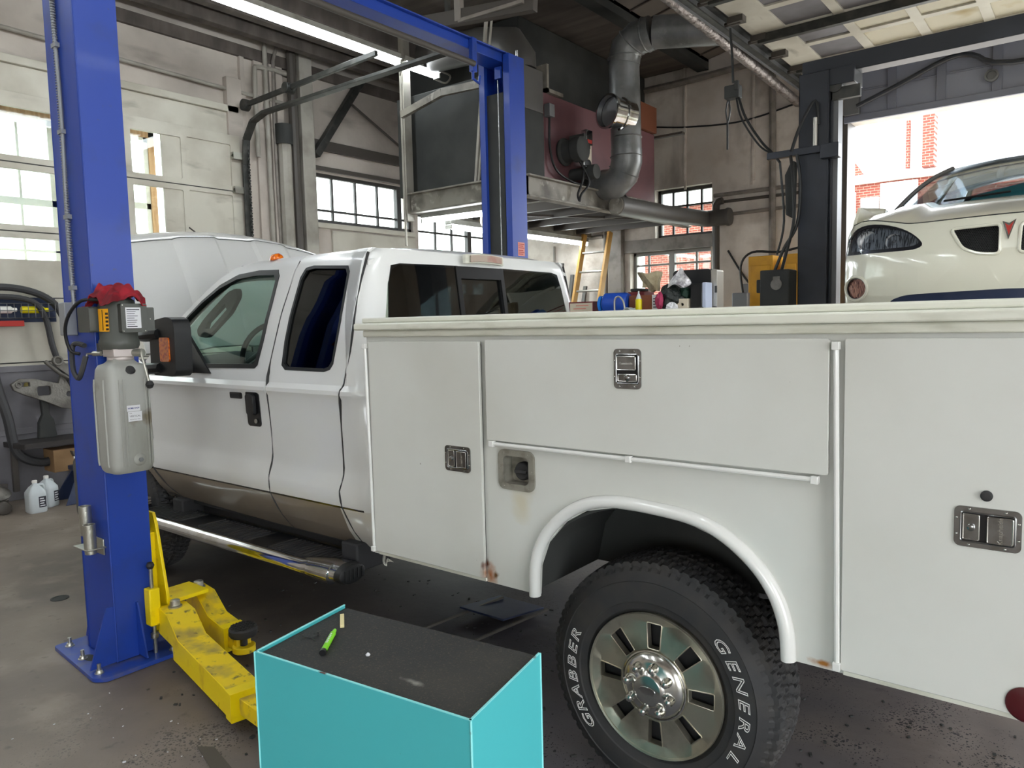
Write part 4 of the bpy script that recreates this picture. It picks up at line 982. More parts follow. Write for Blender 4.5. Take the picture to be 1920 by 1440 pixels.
for x in (-3.72, -3.62): b.tube([(x, 1.527, 1.02), (x, 1.524, 1.04), (x, 1.524, 1.40), (x, 1.527, 1.43)], .0055, 6)
b.lathe([(.030, 0), (.027, .005), (.016, .007)], (-3.566, 1.645, 1.045), (1, 0, 0), 20)
tank = b.build('oil_tank', 'tank', LF, ang=50)
B().lathe([(.011, 0), (.011, .009), (.006, .01)], (-3.559, 1.645, 1.045), (1, 0, 0), 6).build('drain_plug', 'grey', tank)
B().lathe([(.022, 0), (.024, .006), (.018, .014), (0, .015)], (-3.575, 1.628, 1.470), (.8, 0, .6), 14).build('filler_cap', 'rubber', tank)
def lab(x, y, z): return (-3.5638 + z, 1.632 + x, 1.268 + y)
b = B()
for (y0, y1, x0, x1) in ((.010, .038, -.034, .028), (-.038, .008, -.030, .034)):
    b.slot(0).add([lab(x0, y0, 0), lab(x1, y0, 0), lab(x1, y1, 0), lab(x0, y1, 0)], [(0, 1, 2, 3)])
b.slot(2).text('HOME SHOP', .0095, lambda x, y, z: lab(x - .003, y + .024, z + .0006), thick=.0003)
b.slot(1).text('FOR', .006, lambda x, y, z: lab(x - .018, y + .0, z + .0006)).text('VERTICAL', .0115, lambda x, y, z: lab(x + .002, y - .014, z + .0006)).text('MOUNTING ONLY', .0058, lambda x, y, z: lab(x + .002, y - .029, z + .0006))
b.build('tank_labels', ['paper', 'ink', 'blueink'], tank, merge=False)
b = B().cyl((-3.59, 1.66, 1.552), (-3.545, 1.68, 1.552), .018).tube([(-3.55, 1.675, 1.57), (-3.54, 1.672, 1.54), (-3.53, 1.695, 1.41)], .0055, 8)
lever = b.build('release_lever', 'zinc', LF)
B().lathe([(0, -.02), (.012, -.016), (.02, 0), (.012, .016), (0, .02)], (-3.528, 1.695, 1.40), (0, 0, 1), 14).build('lever_knob', 'rubber', lever)
b = B().cyl((-3.70, 1.56, 1.552), (-3.74, 1.54, 1.552), .012).tube([(-3.73, 1.55, 1.552), (-3.78, 1.53, 1.55), (-3.79, 1.52, 1.50)], .006).build('hose_fitting', 'zinc', LF)
B().tube([(-3.775, 1.52, 1.54), (-3.79, 1.50, 1.46), (-3.83, 1.50, 1.435), (-3.88, 1.50, 1.48), (-3.92, 1.52, 1.58), (-3.89, 1.53, 1.60), (-3.82, 1.535, 1.59)], .012, 8, smooth=5).build('hydraulic_hose', 'hose', LF)
B().tube([(-3.60, 1.55, 1.80), (-3.70, 1.49, 1.80), (-3.80, 1.47, 1.74), (-3.86, 1.47, 1.66), (-3.87, 1.49, 1.57), (-3.84, 1.52, 1.55)], .008, 8, smooth=5).build('power_cable', 'cable', LF)
# stacked adapter tubes on the shaded face
hold = B().box(-3.94, -3.78, 1.465, 1.555, .60, .606).box(-3.98, -3.80, 1.548, 1.555, .56, .64)
hold.build('adapter_bracket', 'zinc', pA, bevel=.002)
for x, y, z in ((-3.90, 1.515, .60), (-3.815, 1.495, .60)):
    zz = z + (.075 if x < -3.85 else 0)
    b = B().lathe([(.028, 0), (.028, .125), (.023, .125), (.023, .01)], (x, y, zz), (0, 0, 1), 20, caps=False).lathe([(.026, -.02), (.026, .0)], (x, y, zz), (0, 0, 1), 20)
    tag(b.build('height_adapter', 'zinc'), 'steel tube adapter cup on the near blue post, ' + ('rear and higher of the two' if x < -3.85 else 'front and lower of the two'), 'adapter')
# carriage and swing arms, near side
b = B().box(-4.03, -3.79, 1.76, 1.80, .10, .62)
b.plate([(-4.05, .08), (-3.70, .08), (-3.70, .30), (-3.775, .66), (-3.80, .72), (-4.05, .72)], [], lambda u, v, d: (u, 1.795 + d, v), .016)
b.box(-3.86, -3.66, 1.81, 2.0, .265, .285).box(-3.86, -3.66, 1.81, 2.0, .09, .11)
b.build('carriage', 'yellow', LF, bevel=.003)
def arm(path, pad, name='swing_arm', w=.10):
    (px, py), (ex, ey), (fx_, fy) = path
    d = V((ex - px, ey - py, 0)).normalized(); nrm = V((-d.y, d.x, 0))
    b = B()
    def pt(s, n_, z): return tuple(V((px, py, 0)) + d * s + nrm * n_ + V((0, 0, z)))
    L = V((ex - px, ey - py, 0)).length
    prof = [(-.06, .12), (-.06, .255), (.09, .255), (.24, .175), (L, .165), (L, .055), (.16, .055), (.16, .12)]
    b.plate(prof, [], lambda u, v, dd: pt(u, -w / 2 + dd, v), w)
    b.slot(1).plate([(-.06, .2555), (.09, .2555), (.24, .1755), (L, .1655), (L, .167), (.24, .177), (.09, .257), (-.06, .257)], [], lambda u, v, dd: pt(u, -w / 2 + .004 + dd, v), w - .008)
    b.slot(0).plate([(L - .05, .05), (L + .012, .05), (L + .012, .172), (L - .05, .172)], [], lambda u, v, dd: pt(u, -w / 2 - .006 + dd, v), w + .012)
    a = b.build(name, ['yellow', 'yellowtop'], LF, bevel=.004)
    d2 = V((fx_ - ex, fy - ey, 0)).normalized()
    B().beam((ex - d2.x * .1, ey - d2.y * .1, .11), (fx_, fy, .11), .075, .07).cyl((fx_, fy, .075), (fx_, fy, .105), .055).build('arm_extension', 'yellowtop', a, bevel=.003)
    b = B().lathe([(.018, .10), (.018, .15), (.062, .155), (.068, .165), (.068, .19), (.06, .198), (0, .198)], (fx_, fy, 0), (0, 0, 1), 28)
    for q in range(-3, 4):
        for s_ in (0, 1):
            e = sqrt(max(.0001, .06 ** 2 - (q * .017) ** 2)); p0, p1 = ((fx_ + q * .017, fy - e, .2), (fx_ + q * .017, fy + e, .2)) if s_ else ((fx_ - e, fy + q * .017, .2), (fx_ + e, fy + q * .017, .2))
            b.beam(p0, p1, .006, .005)
    b.build('lift_pad', 'rubber', a)
    B().lathe([(.034, .257), (.034, .264), (.026, .268), (.024, .292), (.016, .295), (0, .295)], (px, py, 0), (0, 0, 1), 16).build('pivot_pin', 'zinc', a)
    return a
arm(((-3.63, 1.80), (-2.72, 1.625), (-2.45, 1.60)), 1, w=.135)
arm(((-3.80, 2.02), (-3.36, 1.955), (-3.25, 1.94)), 1, w=.10)
b = B().box(-3.745, -3.685, 1.70, 1.755, .17, .36).build('arm_lock', 'yellow', LF, bevel=.006)
b = B().cyl((-3.715, 1.728, .02), (-3.715, 1.728, .46), .009).cyl((-3.715, 1.728, .10), (-3.715, 1.728, .125), .018)
lk = b.build('lock_rod', 'zinc', LF); B().lathe([(0, -.02), (.014, -.015), (.02, 0), (.014, .015), (0, .02)], (-3.715, 1.728, .475), (0, 0, 1), 14).build('lock_knob', 'rubber', lk)
# far side carriage and arms, mostly hidden
B().box(-4.05, -3.74, 4.72, 4.80, .08, .7).build('carriage', 'yellow', LF, bevel=.003)
# rag on top of the motor
def rag(u, v, d):
    x = lerp(-3.765, -3.535, u); y = lerp(1.51, 1.72, v)
    r = sqrt((x + 3.645) ** 2 + (y - 1.62) ** 2)
    z = 1.845 - max(0, r - .06) * 1.1 + .016 * abs(sin(29 * x + 23 * y)) + .016 * abs(sin(38 * y - 27 * x)) + .006 * sin(150 * x + 60 * y)
    return (x + .010 * sin(50 * y), y + .010 * sin(45 * x), max(z, 1.775) - d)
tag(B().slab(rag, 40, 40, .004).build('shop_rag', 'red', ang=70), 'crumpled red shop rag draped over the grey lift motor', 'rag')

# step side: stack of boards carried at the front of the running board
g = B()
for k in range(3): g.box(-4.95, -4.74, 2.10, 2.24, .545 + k * .016, .558 + k * .016)
tag(g.build('rubber_block', mat('grey_pads', '#6e675f', .8), bevel=.003), 'stack of thin grey pads lying on the front end of the running board', 'pads')

# ------------------------------------------------------------------ teal cart
c = V((-1.338, 1.206, 0)); A_, B__, C_, D_ = V((-1.634, 1.003, 0)), V((-.978, 1.077, 0)), V((-1.045, 1.409, 0)), V((-1.696, 1.335, 0))
CT = thing('tool_cart', 'teal enamelled steel tool cart with black foam mat on top', 'tool cart', (-1.338, 1.206, 0))
def wall_seg(b, p, q, z0, z1, th=.004):
    d = (q - p).normalized(); n_ = V((-d.y, d.x, 0)) * th
    b.add([(p + V((0, 0, z0))), (q + V((0, 0, z0))), (q + V((0, 0, z1))), (p + V((0, 0, z1))), (p + n_ + V((0, 0, z0))), (q + n_ + V((0, 0, z0))), (q + n_ + V((0, 0, z1))), (p + n_ + V((0, 0, z1)))],
          [(0, 1, 2, 3), (7, 6, 5, 4), (0, 4, 5, 1), (1, 5, 6, 2), (2, 6, 7, 3), (3, 7, 4, 0)])
b = B(); cs = [A_, B__, C_, D_]
for k, (p, q) in enumerate(zip(cs, cs[1:] + cs[:1])): wall_seg(b, p, q, .12, .85 if k != 2 else .838)
b.add([p + V((0, 0, .12)) for p in cs], [(0, 1, 2, 3)])
b.build('cabinet_shell', 'teal', CT, flat=True)
b = B()
for k, (p, q) in enumerate(zip(cs, cs[1:] + cs[:1])):
    if k != 2: wall_seg(b, p, q, .8495, .8515, .0052)
for p in cs: b.cyl(p + V((0, 0, .12)), p + V((0, 0, .8505)), .0025, n=6)
b.build('rim_edge', 'tealedge', CT, flat=True)
ins = [p + (V((-1.338, 1.206, 0)) - p).normalized() * .007 for p in cs]
ins[2] = C_ + (D_ - C_).normalized() * .006; ins[3] = D_ + (C_ - D_).normalized() * .006
b = B().add([p + V((0, 0, .825)) for p in ins] + [p + V((0, 0, .842)) for p in ins], [(0, 3, 2, 1), (4, 5, 6, 7)] + [(i, (i + 1) % 4, (i + 1) % 4 + 4, i + 4) for i in range(4)])
b.build('foam_mat', 'mat', CT, flat=True)
for p in ins:
    q = p + (V((-1.338, 1.206, 0)) - p).normalized() * .05
    B().cyl(q + V((-.015, 0, .05)), q + V((.015, 0, .05)), .05, n=20).box(q.x - .03, q.x + .03, q.y - .03, q.y + .03, .10, .122).build('caster', 'rubber', CT)
p, q = V((-1.573, 1.205, .850)), V((-1.487, 1.098, .850)); d = (q - p).normalized()
mk = B().slot(0).cyl(p + d * .022, q - d * .012, .0078, n=16).slot(0).cyl(p + d * .022, p, .0062, .0045, n=16).slot(1).cyl(q - d * .012, q, .0083, n=16)
mk.slot(2)
for k in range(6): mk.obox(p + d * (.04 + k * .010) + V((0, 0, .0078)), (.004, .006, .0006), rz=.6 + k)
tag(mk.build('paint_marker', ['green', 'blacksat', 'paper']), 'lime green paint marker with black end lying on the cart mat', 'marker')
p, q = V((-1.645, 1.287, .847)), V((-1.583, 1.237, .847)); d = (q - p).normalized()
tag(B().obox((p + q) / 2, ((q - p).length, .011, .009), Matrix((d, V((-d.y, d.x, 0)), V((0, 0, 1)))).transposed()).build('chalk_stick', 'chalk', bevel=.001), 'pale yellow stick beside the green marker on the cart mat', 'stick')
tag(B().lathe([(0, 0), (.005, .001), (.006, .004), (.002, .008), (0, .008)], (-1.395, 1.165, .842), (0, 0, 1), 8).build('white_crumb', 'paper'), 'small white crumb in the middle of the cart mat', 'crumb')
b = B()
for k in range(7): a = random.uniform(0, 6); s = random.uniform(.008, .02); cxx, cyy = -1.60 + random.uniform(-.02, .02), 1.15 + random.uniform(-.02, .02); b.tube([(cxx, cyy, .845), (cxx + s * cos(a), cyy + s * sin(a), .849), (cxx + s * 1.4 * cos(a + .5), cyy + s * 1.4 * sin(a + .5), .844)], .0012, 5)
tag(b.build('metal_shavings', 'soot'), 'small curled dark shavings beside the lime marker on the mat', 'shavings', kind='stuff')

# ------------------------------------------------------------------ floor things
b = B().plate([(-2.76, 3.02), (-2.44, 3.02), (-2.44, 3.30), (-2.76, 3.30)], [], lambda u, v, d: (u + .25 * (v - 3.2), v, .05 + .0 - d - .02 * (v - 3)), .012)
t = thing('floor_plate', 'dark steel ramp plate with two rails lying on the floor under the truck', 'plate', (-2.57, 3.2, 0))
b.build('plate', 'navy', t, bevel=.003)
for dx in (-.02, .30): B().beam((-2.80 + dx, 2.72, .012), (-2.66 + dx, 3.26, .055), .012, .012).build('rail', 'pipedk', t)
b = B().lathe([(.052, 0), (.052, .004), (.04, .005), (.038, .002), (0, .002)], (-5.04, 1.776, 0), (0, 0, 1), 20)
tag(b.build('floor_drain', 'soot'), 'small round dark drain in the floor left of the blue post', 'drain')
b = B()
for k in range(420):
    x = random.uniform(-2.6, .3) if k % 3 else random.uniform(-4.5, -2); y = random.uniform(1.5, 3.4); s = random.uniform(.003, .011) * (1.5 if k % 17 == 0 else 1)
    b.obox((x, y, s * .3), (s * random.uniform(1, 2.6), s, s * .6), rz=random.uniform(0, 3))
tag(b.build('grit', 'soot', flat=True), 'black grit and rust flakes scattered over the floor under the truck', 'grit', kind='stuff')
b = B()
for k in range(60):
    x = random.uniform(-3.6, -2.0); y = random.uniform(.7, 1.5); s = random.uniform(.002, .006); b.obox((x, y, s * .3), (s * 2, s, s * .6), rz=random.uniform(0, 3))
tag(b.build('pale_chips', 'paper', flat=True), 'tiny pale chips scattered on the floor in front of the teal cart', 'chips', kind='stuff')

tag(B().plate(round_poly([(-2.76, 1.42), (-2.70, 1.46), (-2.50, 1.42), (-2.56, 1.37)], .01), [], lambda u, v, d: (u, v, .006 - d), .005).build('steel_strip', 'pipedk', bevel=.001), 'dark flat steel strip lying on the floor left of the teal cart', 'strip')
# ------------------------------------------------------------------ left wall clutter
t = thing('wire_basket', 'wire rack basket with spray cans hanging on the left garage door', 'basket', (-8.32, 2.8, 1.78))
b = B()
for z in (1.80, 1.87, 1.94): b.tube([(-8.38, 2.45, z), (-8.2, 2.45, z), (-8.2, 3.05, z), (-8.38, 3.05, z)], .005, 5)
for y in [2.45 + .06 * i for i in range(11)]: b.tube([(-8.38, y, 1.80), (-8.2, y, 1.80), (-8.2, y, 1.94)], .003, 4)
b.build('wire_frame', 'grey', t)
B().box(-8.39, -8.385, 2.4, 3.12, 1.76, 2.0).build('back_panel', 'navy', t)
for y0, m, l in ((2.50, 'trimwhite', 'white spray can lying in the wire basket, left'), (2.78, 'yelp', 'yellow spray can lying in the wire basket, right')):
    tag(B().lathe([(.03, 0), (.035, .01), (.035, .19), (.02, .21), (.02, .24), (0, .24)], (-8.30, y0, 1.88), (0, 1, 0), 16).build('spray_can', m), l, 'spray can')
tag(B().box(-8.38, -8.24, 2.52, 2.78, 1.72, 1.775).build('red_bracket', 'redink', bevel=.005), 'small red tray under the wire basket on the door', 'tray')
for k, (pts, r, l) in enumerate((
    ([(-8.32, 2.1, 1.9), (-8.32, 2.4, 2.07), (-8.3, 2.75, 2.09), (-8.3, 3.05, 1.97), (-8.28, 3.18, 1.7), (-8.28, 3.2, 1.4), (-8.28, 3.22, 1.0), (-8.25, 3.2, .7)], .035, 'upper black hose looping over the wire basket to the floor'),
    ([(-8.26, 2.2, 1.88), (-8.26, 2.5, 2.0), (-8.26, 2.85, 1.97), (-8.25, 2.97, 1.8), (-8.25, 3.02, 1.5), (-8.25, 3.1, 1.25), (-8.2, 3.25, .9)], .028, 'lower dark hose hooked beside the basket on the left door'),
    ([(-8.3, 2.2, 1.9), (-8.28, 2.46, 1.7), (-8.25, 2.5, 1.2), (-8.2, 2.56, .85), (-8.2, 2.62, .5), (-8.15, 2.8, .38), (-8.1, 3.0, .42)], .045, 'thick dark hose hanging down at the left edge by the door'))):
    tag(B().tube(pts, r, 10, smooth=6).build('air_hose', 'hose'), l, 'hose')
t = thing('side_shelf', 'dark narrow shelf projecting from the grey door bottom with its strut', 'shelf', (-8.1, 2.85, 0))
B().plate(round_poly([(-8.36, 2.55), (-7.95, 2.6), (-7.95, 3.3), (-8.36, 3.3)], .02), [], lambda u, v, d: (u, v, .60 - d), .05).build('shelf_board', 'leather', t, bevel=.006)
B().box(-8.34, -8.3, 2.6, 2.65, .1, .58).box(-8.34, -8.30, 3.2, 3.25, 0, .58).build('strut', 'pipedk', t)
tag(B().plate([(2.83, .0), (3.0, 0), (2.98, .18), (2.94, .24), (2.95, .42), (2.87, .42), (2.88, .24), (2.84, .16)], [], lambda u, v, d: (-8.3 + d, u, .6 + v), .06).build('air_chisel', 'soot', bevel=.01), 'black hand tool standing upright on the dark shelf', 'tool')
# cast housings on the wall
b = B().plate([(2.62, 1.16), (2.70, 1.21), (2.83, 1.20), (3.04, 1.14), (3.08, 1.26), (3.18, 1.22), (3.3, 1.12), (3.33, .93), (3.2, .86), (3.04, .89), (2.9, .97), (2.72, 1.05), (2.64, 1.10)], [rr(2.70, 2.78, 1.13, 1.17, .01), rr(2.84, 2.96, 1.03, 1.12, .02), rr(3.10, 3.15, 1.0, 1.05, .02)], lambda u, v, d: (-8.26 - .1 * (v - 1) + d, u, v), .05)
for y, z in ((3.12, 1.2), (3.2, .92), (2.68, 1.15), (3.0, .94)): b.lathe([(.03, 0), (.03, .03), (.016, .03), (.016, .01)], (-8.24, y, z), (1, 0, 0), 14)
b.tube([(-8.2, 2.92, 1.37), (-8.2, 3.05, 1.24), (-8.2, 3.3, 1.08)], .022, 8)
tag(b.build('cast_bracket', 'castal', bevel=.006), 'cast aluminium engine bracket leaning against the grey door bottom', 'engine bracket')
tag(B().plate([(3.0, 1.32), (3.04, 1.4), (3.3, 1.12), (3.28, 1.07)], [], lambda u, v, d: (-8.2 + d, u, v), .03).lathe([(.05, 0), (.05, .05), (.03, .05), (.03, .02)], (-8.19, 3.02, 1.37), (1, 0, 0), 14).build('control_arm', 'castal', bevel=.006), 'cast metal lever arm on top of the engine bracket', 'lever arm')
tag(B().lathe([(0, 0), (.03, .01), (.04, .03), (.02, .045), (0, .05)], (-8.33, 2.78, 1.13), (1, .2, .1), 8).build('sponge', 'ochre'), 'small yellowish sponge stuck on the grey door bottom', 'sponge')
t = thing('cardboard_box', 'small open cardboard box with white label under the dark shelf', 'box', (-8.1, 3.0, .28))
B().box(-8.25, -8.0, 2.86, 3.14, .28, .50).build('carton', 'cardb', t, bevel=.004); B().box(-7.999, -7.997, 3.04, 3.12, .38, .46).build('label', 'paper', t)
t = thing('jack_stand', 'navy blue steel jack stand beside the plastic jugs', 'jack stand', (-7.85, 3.05, 0))
b = B()
for sx in (1, -1):
    o = [(2.82, 0), (3.32, 0), (3.16, .34), (3.0, .34)]
    b.plate(o, [round_poly([(3.0, .09), (3.14, .09), (3.10, .2), (3.03, .2)], .02)], lambda u, v, d, sx=sx: (-7.85 + sx * (.16 - v * .28) + d, u, v), .012)
b.box(-7.95, -7.75, 2.96, 3.2, .30, .345)
b.build('base', 'navy', t, bevel=.006)
B().box(-7.88, -7.82, 3.05, 3.11, .2, .48).plate([(2.98, .44), (3.18, .44), (3.2, .5), (3.12, .47), (3.04, .47), (2.96, .5)], [], lambda u, v, d: (-7.88 + d, u, v), .06).build('ratchet_post', 'pipedk', t, bevel=.004)
def jug(x, y, rz, label, s=1):
    t = thing('plastic_jug', label, 'jug', (x, y, 0), 'plastic jugs')
    t.rotation_euler = (0, 0, rz)
    o = rr(-.075, .075, -.075, .075, .03, 4); n = len(o); lv = [(0, .9), (.01, 1), (.17, 1), (.19, .97), (.235, .6), (.262, .24), (.275, .22)]; vs = []
    for z, k in lv: vs += [(x + u * k, y + v * k, z * s) for u, v in o]
    b = B().add(vs, [(k * n + i, k * n + (i + 1) % n, (k + 1) * n + (i + 1) % n, (k + 1) * n + i) for k in range(len(lv) - 1) for i in range(n)] + [tuple(range(n)), tuple(range((len(lv) - 1) * n, len(lv) * n))])
    b.tube([(x, y + .02, .25), (x, y + .065, .245), (x, y + .075, .20), (x, y + .07, .15)], .012, 8, smooth=3)
    b.build('bottle', 'clearp', t, ang=50); B().lathe([(.022, 0), (.022, .022), (.018, .025), (0, .025)], (x, y, .272), (0, 0, 1), 16).build('cap', 'trimwhite', t)
    lbl = B().box(x + .0755, x + .0765, y + .0, y + .06, .05, .15).slot(1)
    for k in range(4): lbl.box(x + .0765, x + .077, y + .008, y + .05 - .008 * (k % 2), .06 + k * .022, .07 + k * .022)
    lbl.build('label', ['ink', 'paper'], t)
jug(-7.68, 2.57, 0, 'white plastic jug nearest the floor edge, in front of the other jug'); jug(-7.83, 2.72, .5, 'milky plastic jug standing behind the front jug by the jack stand')
# odd parts on the floor along the wall
b = B().tube([(-8.1, 1.6, .12), (-8.05, 2.2, .13), (-8.0, 2.45, .10)], .05, 8).lathe([(.12, 0), (.14, .03), (.08, .08), (.04, .1)], (-8.05, 2.35, .14), (.4, 0, 1), 14)
tag(b.build('exhaust_part', 'castal'), 'bent metal exhaust part with round housing lying left of the jugs', 'car part')
b = B().beam((-7.95, 1.5, .06), (-7.85, 2.42, .05), .1, .06).lathe([(.06, 0), (.06, .05), (.03, .06)], (-7.84, 2.35, .06), (1, 0, 0), 14).beam((-8.2, 1.7, .25), (-8.15, 2.5, .2), .03, .05)
tag(b.build('floor_jack_beam', 'pipedk', bevel=.006), 'low dark steel beam with a small wheel on the floor left of the jugs', 'steel beam')
b = B().box(-4.33, -4.26, 1.95, 2.06, .60, .95).box(-4.325, -4.265, 1.94, 2.05, .93, .96)
# dark grey canister hanging by the back of the near post
tag(B().plate(round_poly([(-4.22, .70), (-4.12, .66), (-4.10, .70), (-4.10, .98), (-4.20, 1.0), (-4.23, .97)], .02), [], lambda u, v, d: (u, 1.60 + d, v), .14).build('grey_canister', 'dkgrey', bevel=.012), 'dark grey flat canister hanging behind the near blue post', 'canister')

# ------------------------------------------------------------------ pipes and cables on the walls
def pipe(pts, r, m, label, cat='pipe', name='steel_pipe', sm=4):
    return tag(B().tube(pts, r, 10, smooth=sm).build(name, m), label, cat)
pipe([(XW + .06, -1, 4.70), (XW + .06, 5.5, 4.55), (XW + .06, 6.2, 4.55)], .022, 'pipew', 'long thin conduit running along the left wall above the garage door', 'conduit', 'conduit', 1)
pipe([(XW + .14, 5.95, 0), (XW + .14, 5.95, 4.0)], .085, 'pipew', 'thick pale vertical drain pipe on the left wall', sm=1)
pipe([(XW + .14, 6.11, 0), (XW + .14, 6.11, 5.25)], .06, 'pipedk', 'dark vertical steel pipe beside the thick pale pipe', sm=1)
pipe([(XW + .08, 5.60, 3.8), (XW + .08, 5.60, 4.75), (XW + .08, 5.68, 4.92), (XW + .08, 6.25, 4.92)], .03, 'pipew', 'pale conduit bending right above the left garage door track', 'conduit', 'conduit')
pipe([(XW + .08, 5.76, 2.0), (XW + .08, 5.76, 5.15), (XW + .08, 5.84, 5.26)], .03, 'pipew', 'tall pale conduit rising to the ceiling on the left wall', 'conduit', 'conduit')
pipe([(XW + .08, 5.88, 2.0), (XW + .08, 5.88, 5.05), (XW + .08, 6.25, 5.10)], .022, 'pipe', 'thin grey conduit next to the tall pale one', 'conduit', 'conduit')
b = B().cyl((XW + .14, 5.95, 4.0), (XW + .14, 5.95, 4.25), .11); tag(b.build('pipe_coupling', 'soot'), 'black rubber coupling on top of the thick pale drain pipe', 'coupling')
pipe([(-5.6, YB - .05, 5.10), (-4.75, YB - .05, 5.10), (-3.95, YB - .05, 5.13), (-3.72, YB - .05, 5.08), (-3.61, YB - .05, 4.93), (-3.61, YB - .05, 0)], .045, 'pipe', 'pipe crossing high on the back wall and dropping beside the black lift', sm=5)
pipe([(-4.45, YB - .04, 3.40), (-2.85, YB - .04, 3.40)], .028, 'pipe', 'upper horizontal pipe on the back wall right of the high window', sm=1)
pipe([(-4.45, YB - .03, 3.30), (-2.85, YB - .03, 3.30)], .022, 'pipedk', 'second horizontal pipe just below the upper one on the back wall', sm=1)
pipe([(-4.42, YB - .04, 3.11), (-2.85, YB - .04, 3.13)], .025, 'pipe', 'lowest horizontal pipe on the back wall above the yellow cabinet', sm=1)
pipe([(-4.28, YB - .14, 3.30), (-4.36, YB - .14, 3.27), (-4.38, YB - .14, 3.1), (-4.38, YB - .14, 1.98), (-4.42, YB - .14, 1.88), (-4.62, YB - .14, 1.86)], .05, 'pipedk', 'dark pipe dropping down the right edge of the back windows', sm=5)
pipe([(-5.4, YB - .02, 4.54), (-4.8, YB - .02, 4.44), (-3.96, YB - .02, 4.39), (-2.9, YB - .02, 4.56)], .012, 'cable', 'thin black cable strung across the back wall', 'cable', 'cable', 5)
pipe([(-4.25, YB - .02, 2.6), (-4.0, YB - .02, 2.2), (-3.75, YB - .02, 1.9), (-3.66, YB - .02, 1.75)], .014, 'cable', 'black cable sagging down beside the lower back window', 'cable', 'cable', 5)
pipe([(-6.30, YB - .03, 1.0), (-6.30, YB - .03, 3.3)], .025, 'pipe', 'thin vertical pipe left of the corner post on the back wall', sm=1)
pipe([(-7.3, YB - .02, 2.62), (-7.3, YB - .02, 2.9)], .02, 'pipe', 'short stub pipe on the back wall behind the ladder', sm=1)
pipe([(-7.3, YB - .03, 2.98), (-6.33, YB - .03, 2.98)], .03, 'pipe', 'horizontal pipe on the back wall behind the ladder', sm=1)
# ladder
t = thing('step_ladder', 'fibreglass ladder with tan rails leaning on the back wall', 'ladder', (-6.05, 9.6, 0))
for x in (-6.60, -6.13):
    B().beam((x, 9.4, 0), (x + .12, 10.15, 3.0), .045, .09).build('side_rail', 'ladder', t, bevel=.004)
for i in range(9):
    z = .3 + i * .3; k = z / 3.0
    B().cyl((-6.60 + .12 * k, 9.4 + .75 * k, z), (-6.13 + .12 * k, 9.4 + .75 * k, z), .018, n=10).build('rung', 'alum', t)
for k, (x, l) in enumerate(((-7.2, 'leftmost'), (-7.0, 'middle'), (-6.75, 'rightmost'))):
    tag(B().beam((x, YB - .5, 0), (x + .1, YB - .08, 2.6 - .2 * k), .07, .03).build('leaning_board', 'pipedk'), l + ' of the three dark boards leaning on the back wall left of the ladder', 'board')

# ------------------------------------------------------------------ furnace on its platform
t = thing('steel_platform', 'grimy steel platform hung high in the corner, carrying the maroon furnace', 'platform', (-5.7, 8.4, 3.0))
B().box(-6.6, -4.86, 6.46, 6.52, 2.98, 3.22).box(-6.6, -4.86, 6.40, 6.46, 2.98, 3.0).box(-6.6, -4.86, 6.40, 6.46, 3.2, 3.22).build('front_beam', 'platf', t, bevel=.004)
B().box(-4.92, -4.86, 6.46, YB - .05, 2.98, 3.22).box(-4.86, -4.80, 6.46, YB - .05, 2.98, 3.0).box(-4.86, -4.80, 6.46, YB - .05, 3.2, 3.22).build('side_beam', 'platf', t, bevel=.004)
B().box(-6.6, -4.92, 6.5, YB - .05, 3.1, 3.2).box(-6.6, -6.54, 6.5, YB - .05, 2.98, 3.2).build('deck', 'platf', t)
b = B()
for i in range(6): b.box(-6.55, -4.93, 6.9 + i * .62, 6.96 + i * .62, 3.0, 3.1)
b.beam((-6.3, 7.2, 3.02), (-5.0, 9.2, 3.02), .03, .03)
b.build('cross_braces', 'pipedk', t)
for (x, y) in ((-6.63, 6.46),): B().box(x - .07, x, y - .03, y + .09, 2.9, 5.3).build('hanger_post', 'pipew', t, bevel=.004)
B().beam((-5.52, 6.42, 3.2), (-5.30, 6.42, 5.0), .03, .03).beam((-5.48, 6.42, 3.2), (-5.22, 6.42, 5.0), .015, .02).build('hanger_rod', 'pipew', t)
pipe([(-6.66, 6.42, 2.6), (-6.66, 6.42, 4.4), (-6.60, 6.36, 4.62), (-6.5, 6.36, 4.70)], .014, 'pipew', 'thin pale conduit on the hanger post beside the furnace', 'conduit', 'conduit', 5)
FN = thing('furnace', 'large maroon waste-oil furnace with black front standing on the steel platform', 'furnace', (-5.9, 8.2, 3.22))
B().box(-6.35, -4.97, 6.95, 9.62, 3.225, 4.20).build('cabinet', 'maroon', FN, bevel=.006)
B().box(-6.95, -4.98, 6.62, 6.94, 3.225, 4.42).build('black_plenum', 'soot', FN, bevel=.006)
B().box(-5.0, -4.955, 6.60, 6.95, 3.225, 4.0).build('dark_gap_panel', 'soot', FN)  # black panel stands in for the dark gap beside the cabinet
B().box(-5.3, -4.94, 6.55, 6.93, 3.95, 4.40).build('plenum_cover', 'galvdk', FN, bevel=.004)
B().box(-5.15, -4.92, 6.98, 7.02, 4.2, 4.5).box(-5.15, -4.92, 6.98, 7.3, 4.2, 4.24).build('flue_bracket', 'platf', FN)
ex = B()
ex.box(-4.968, -4.93, 7.15, 7.6, 3.38, 3.40)
b = B().lathe([(.15, 0), (.16, .03), (.13, .05), (.12, .16), (.14, .17), (.14, .28), (.10, .30)], (-4.97, 7.35, 3.60), (1, 0, 0), 24).cyl((-4.75, 7.52, 3.36), (-4.62, 7.52, 3.36), .085).cyl((-4.97, 7.52, 3.36), (-4.75, 7.52, 3.36), .07)
b.box(-4.9, -4.7, 7.38, 7.52, 3.62, 3.78)
bu = b.build('burner', 'soot', FN, bevel=.004)
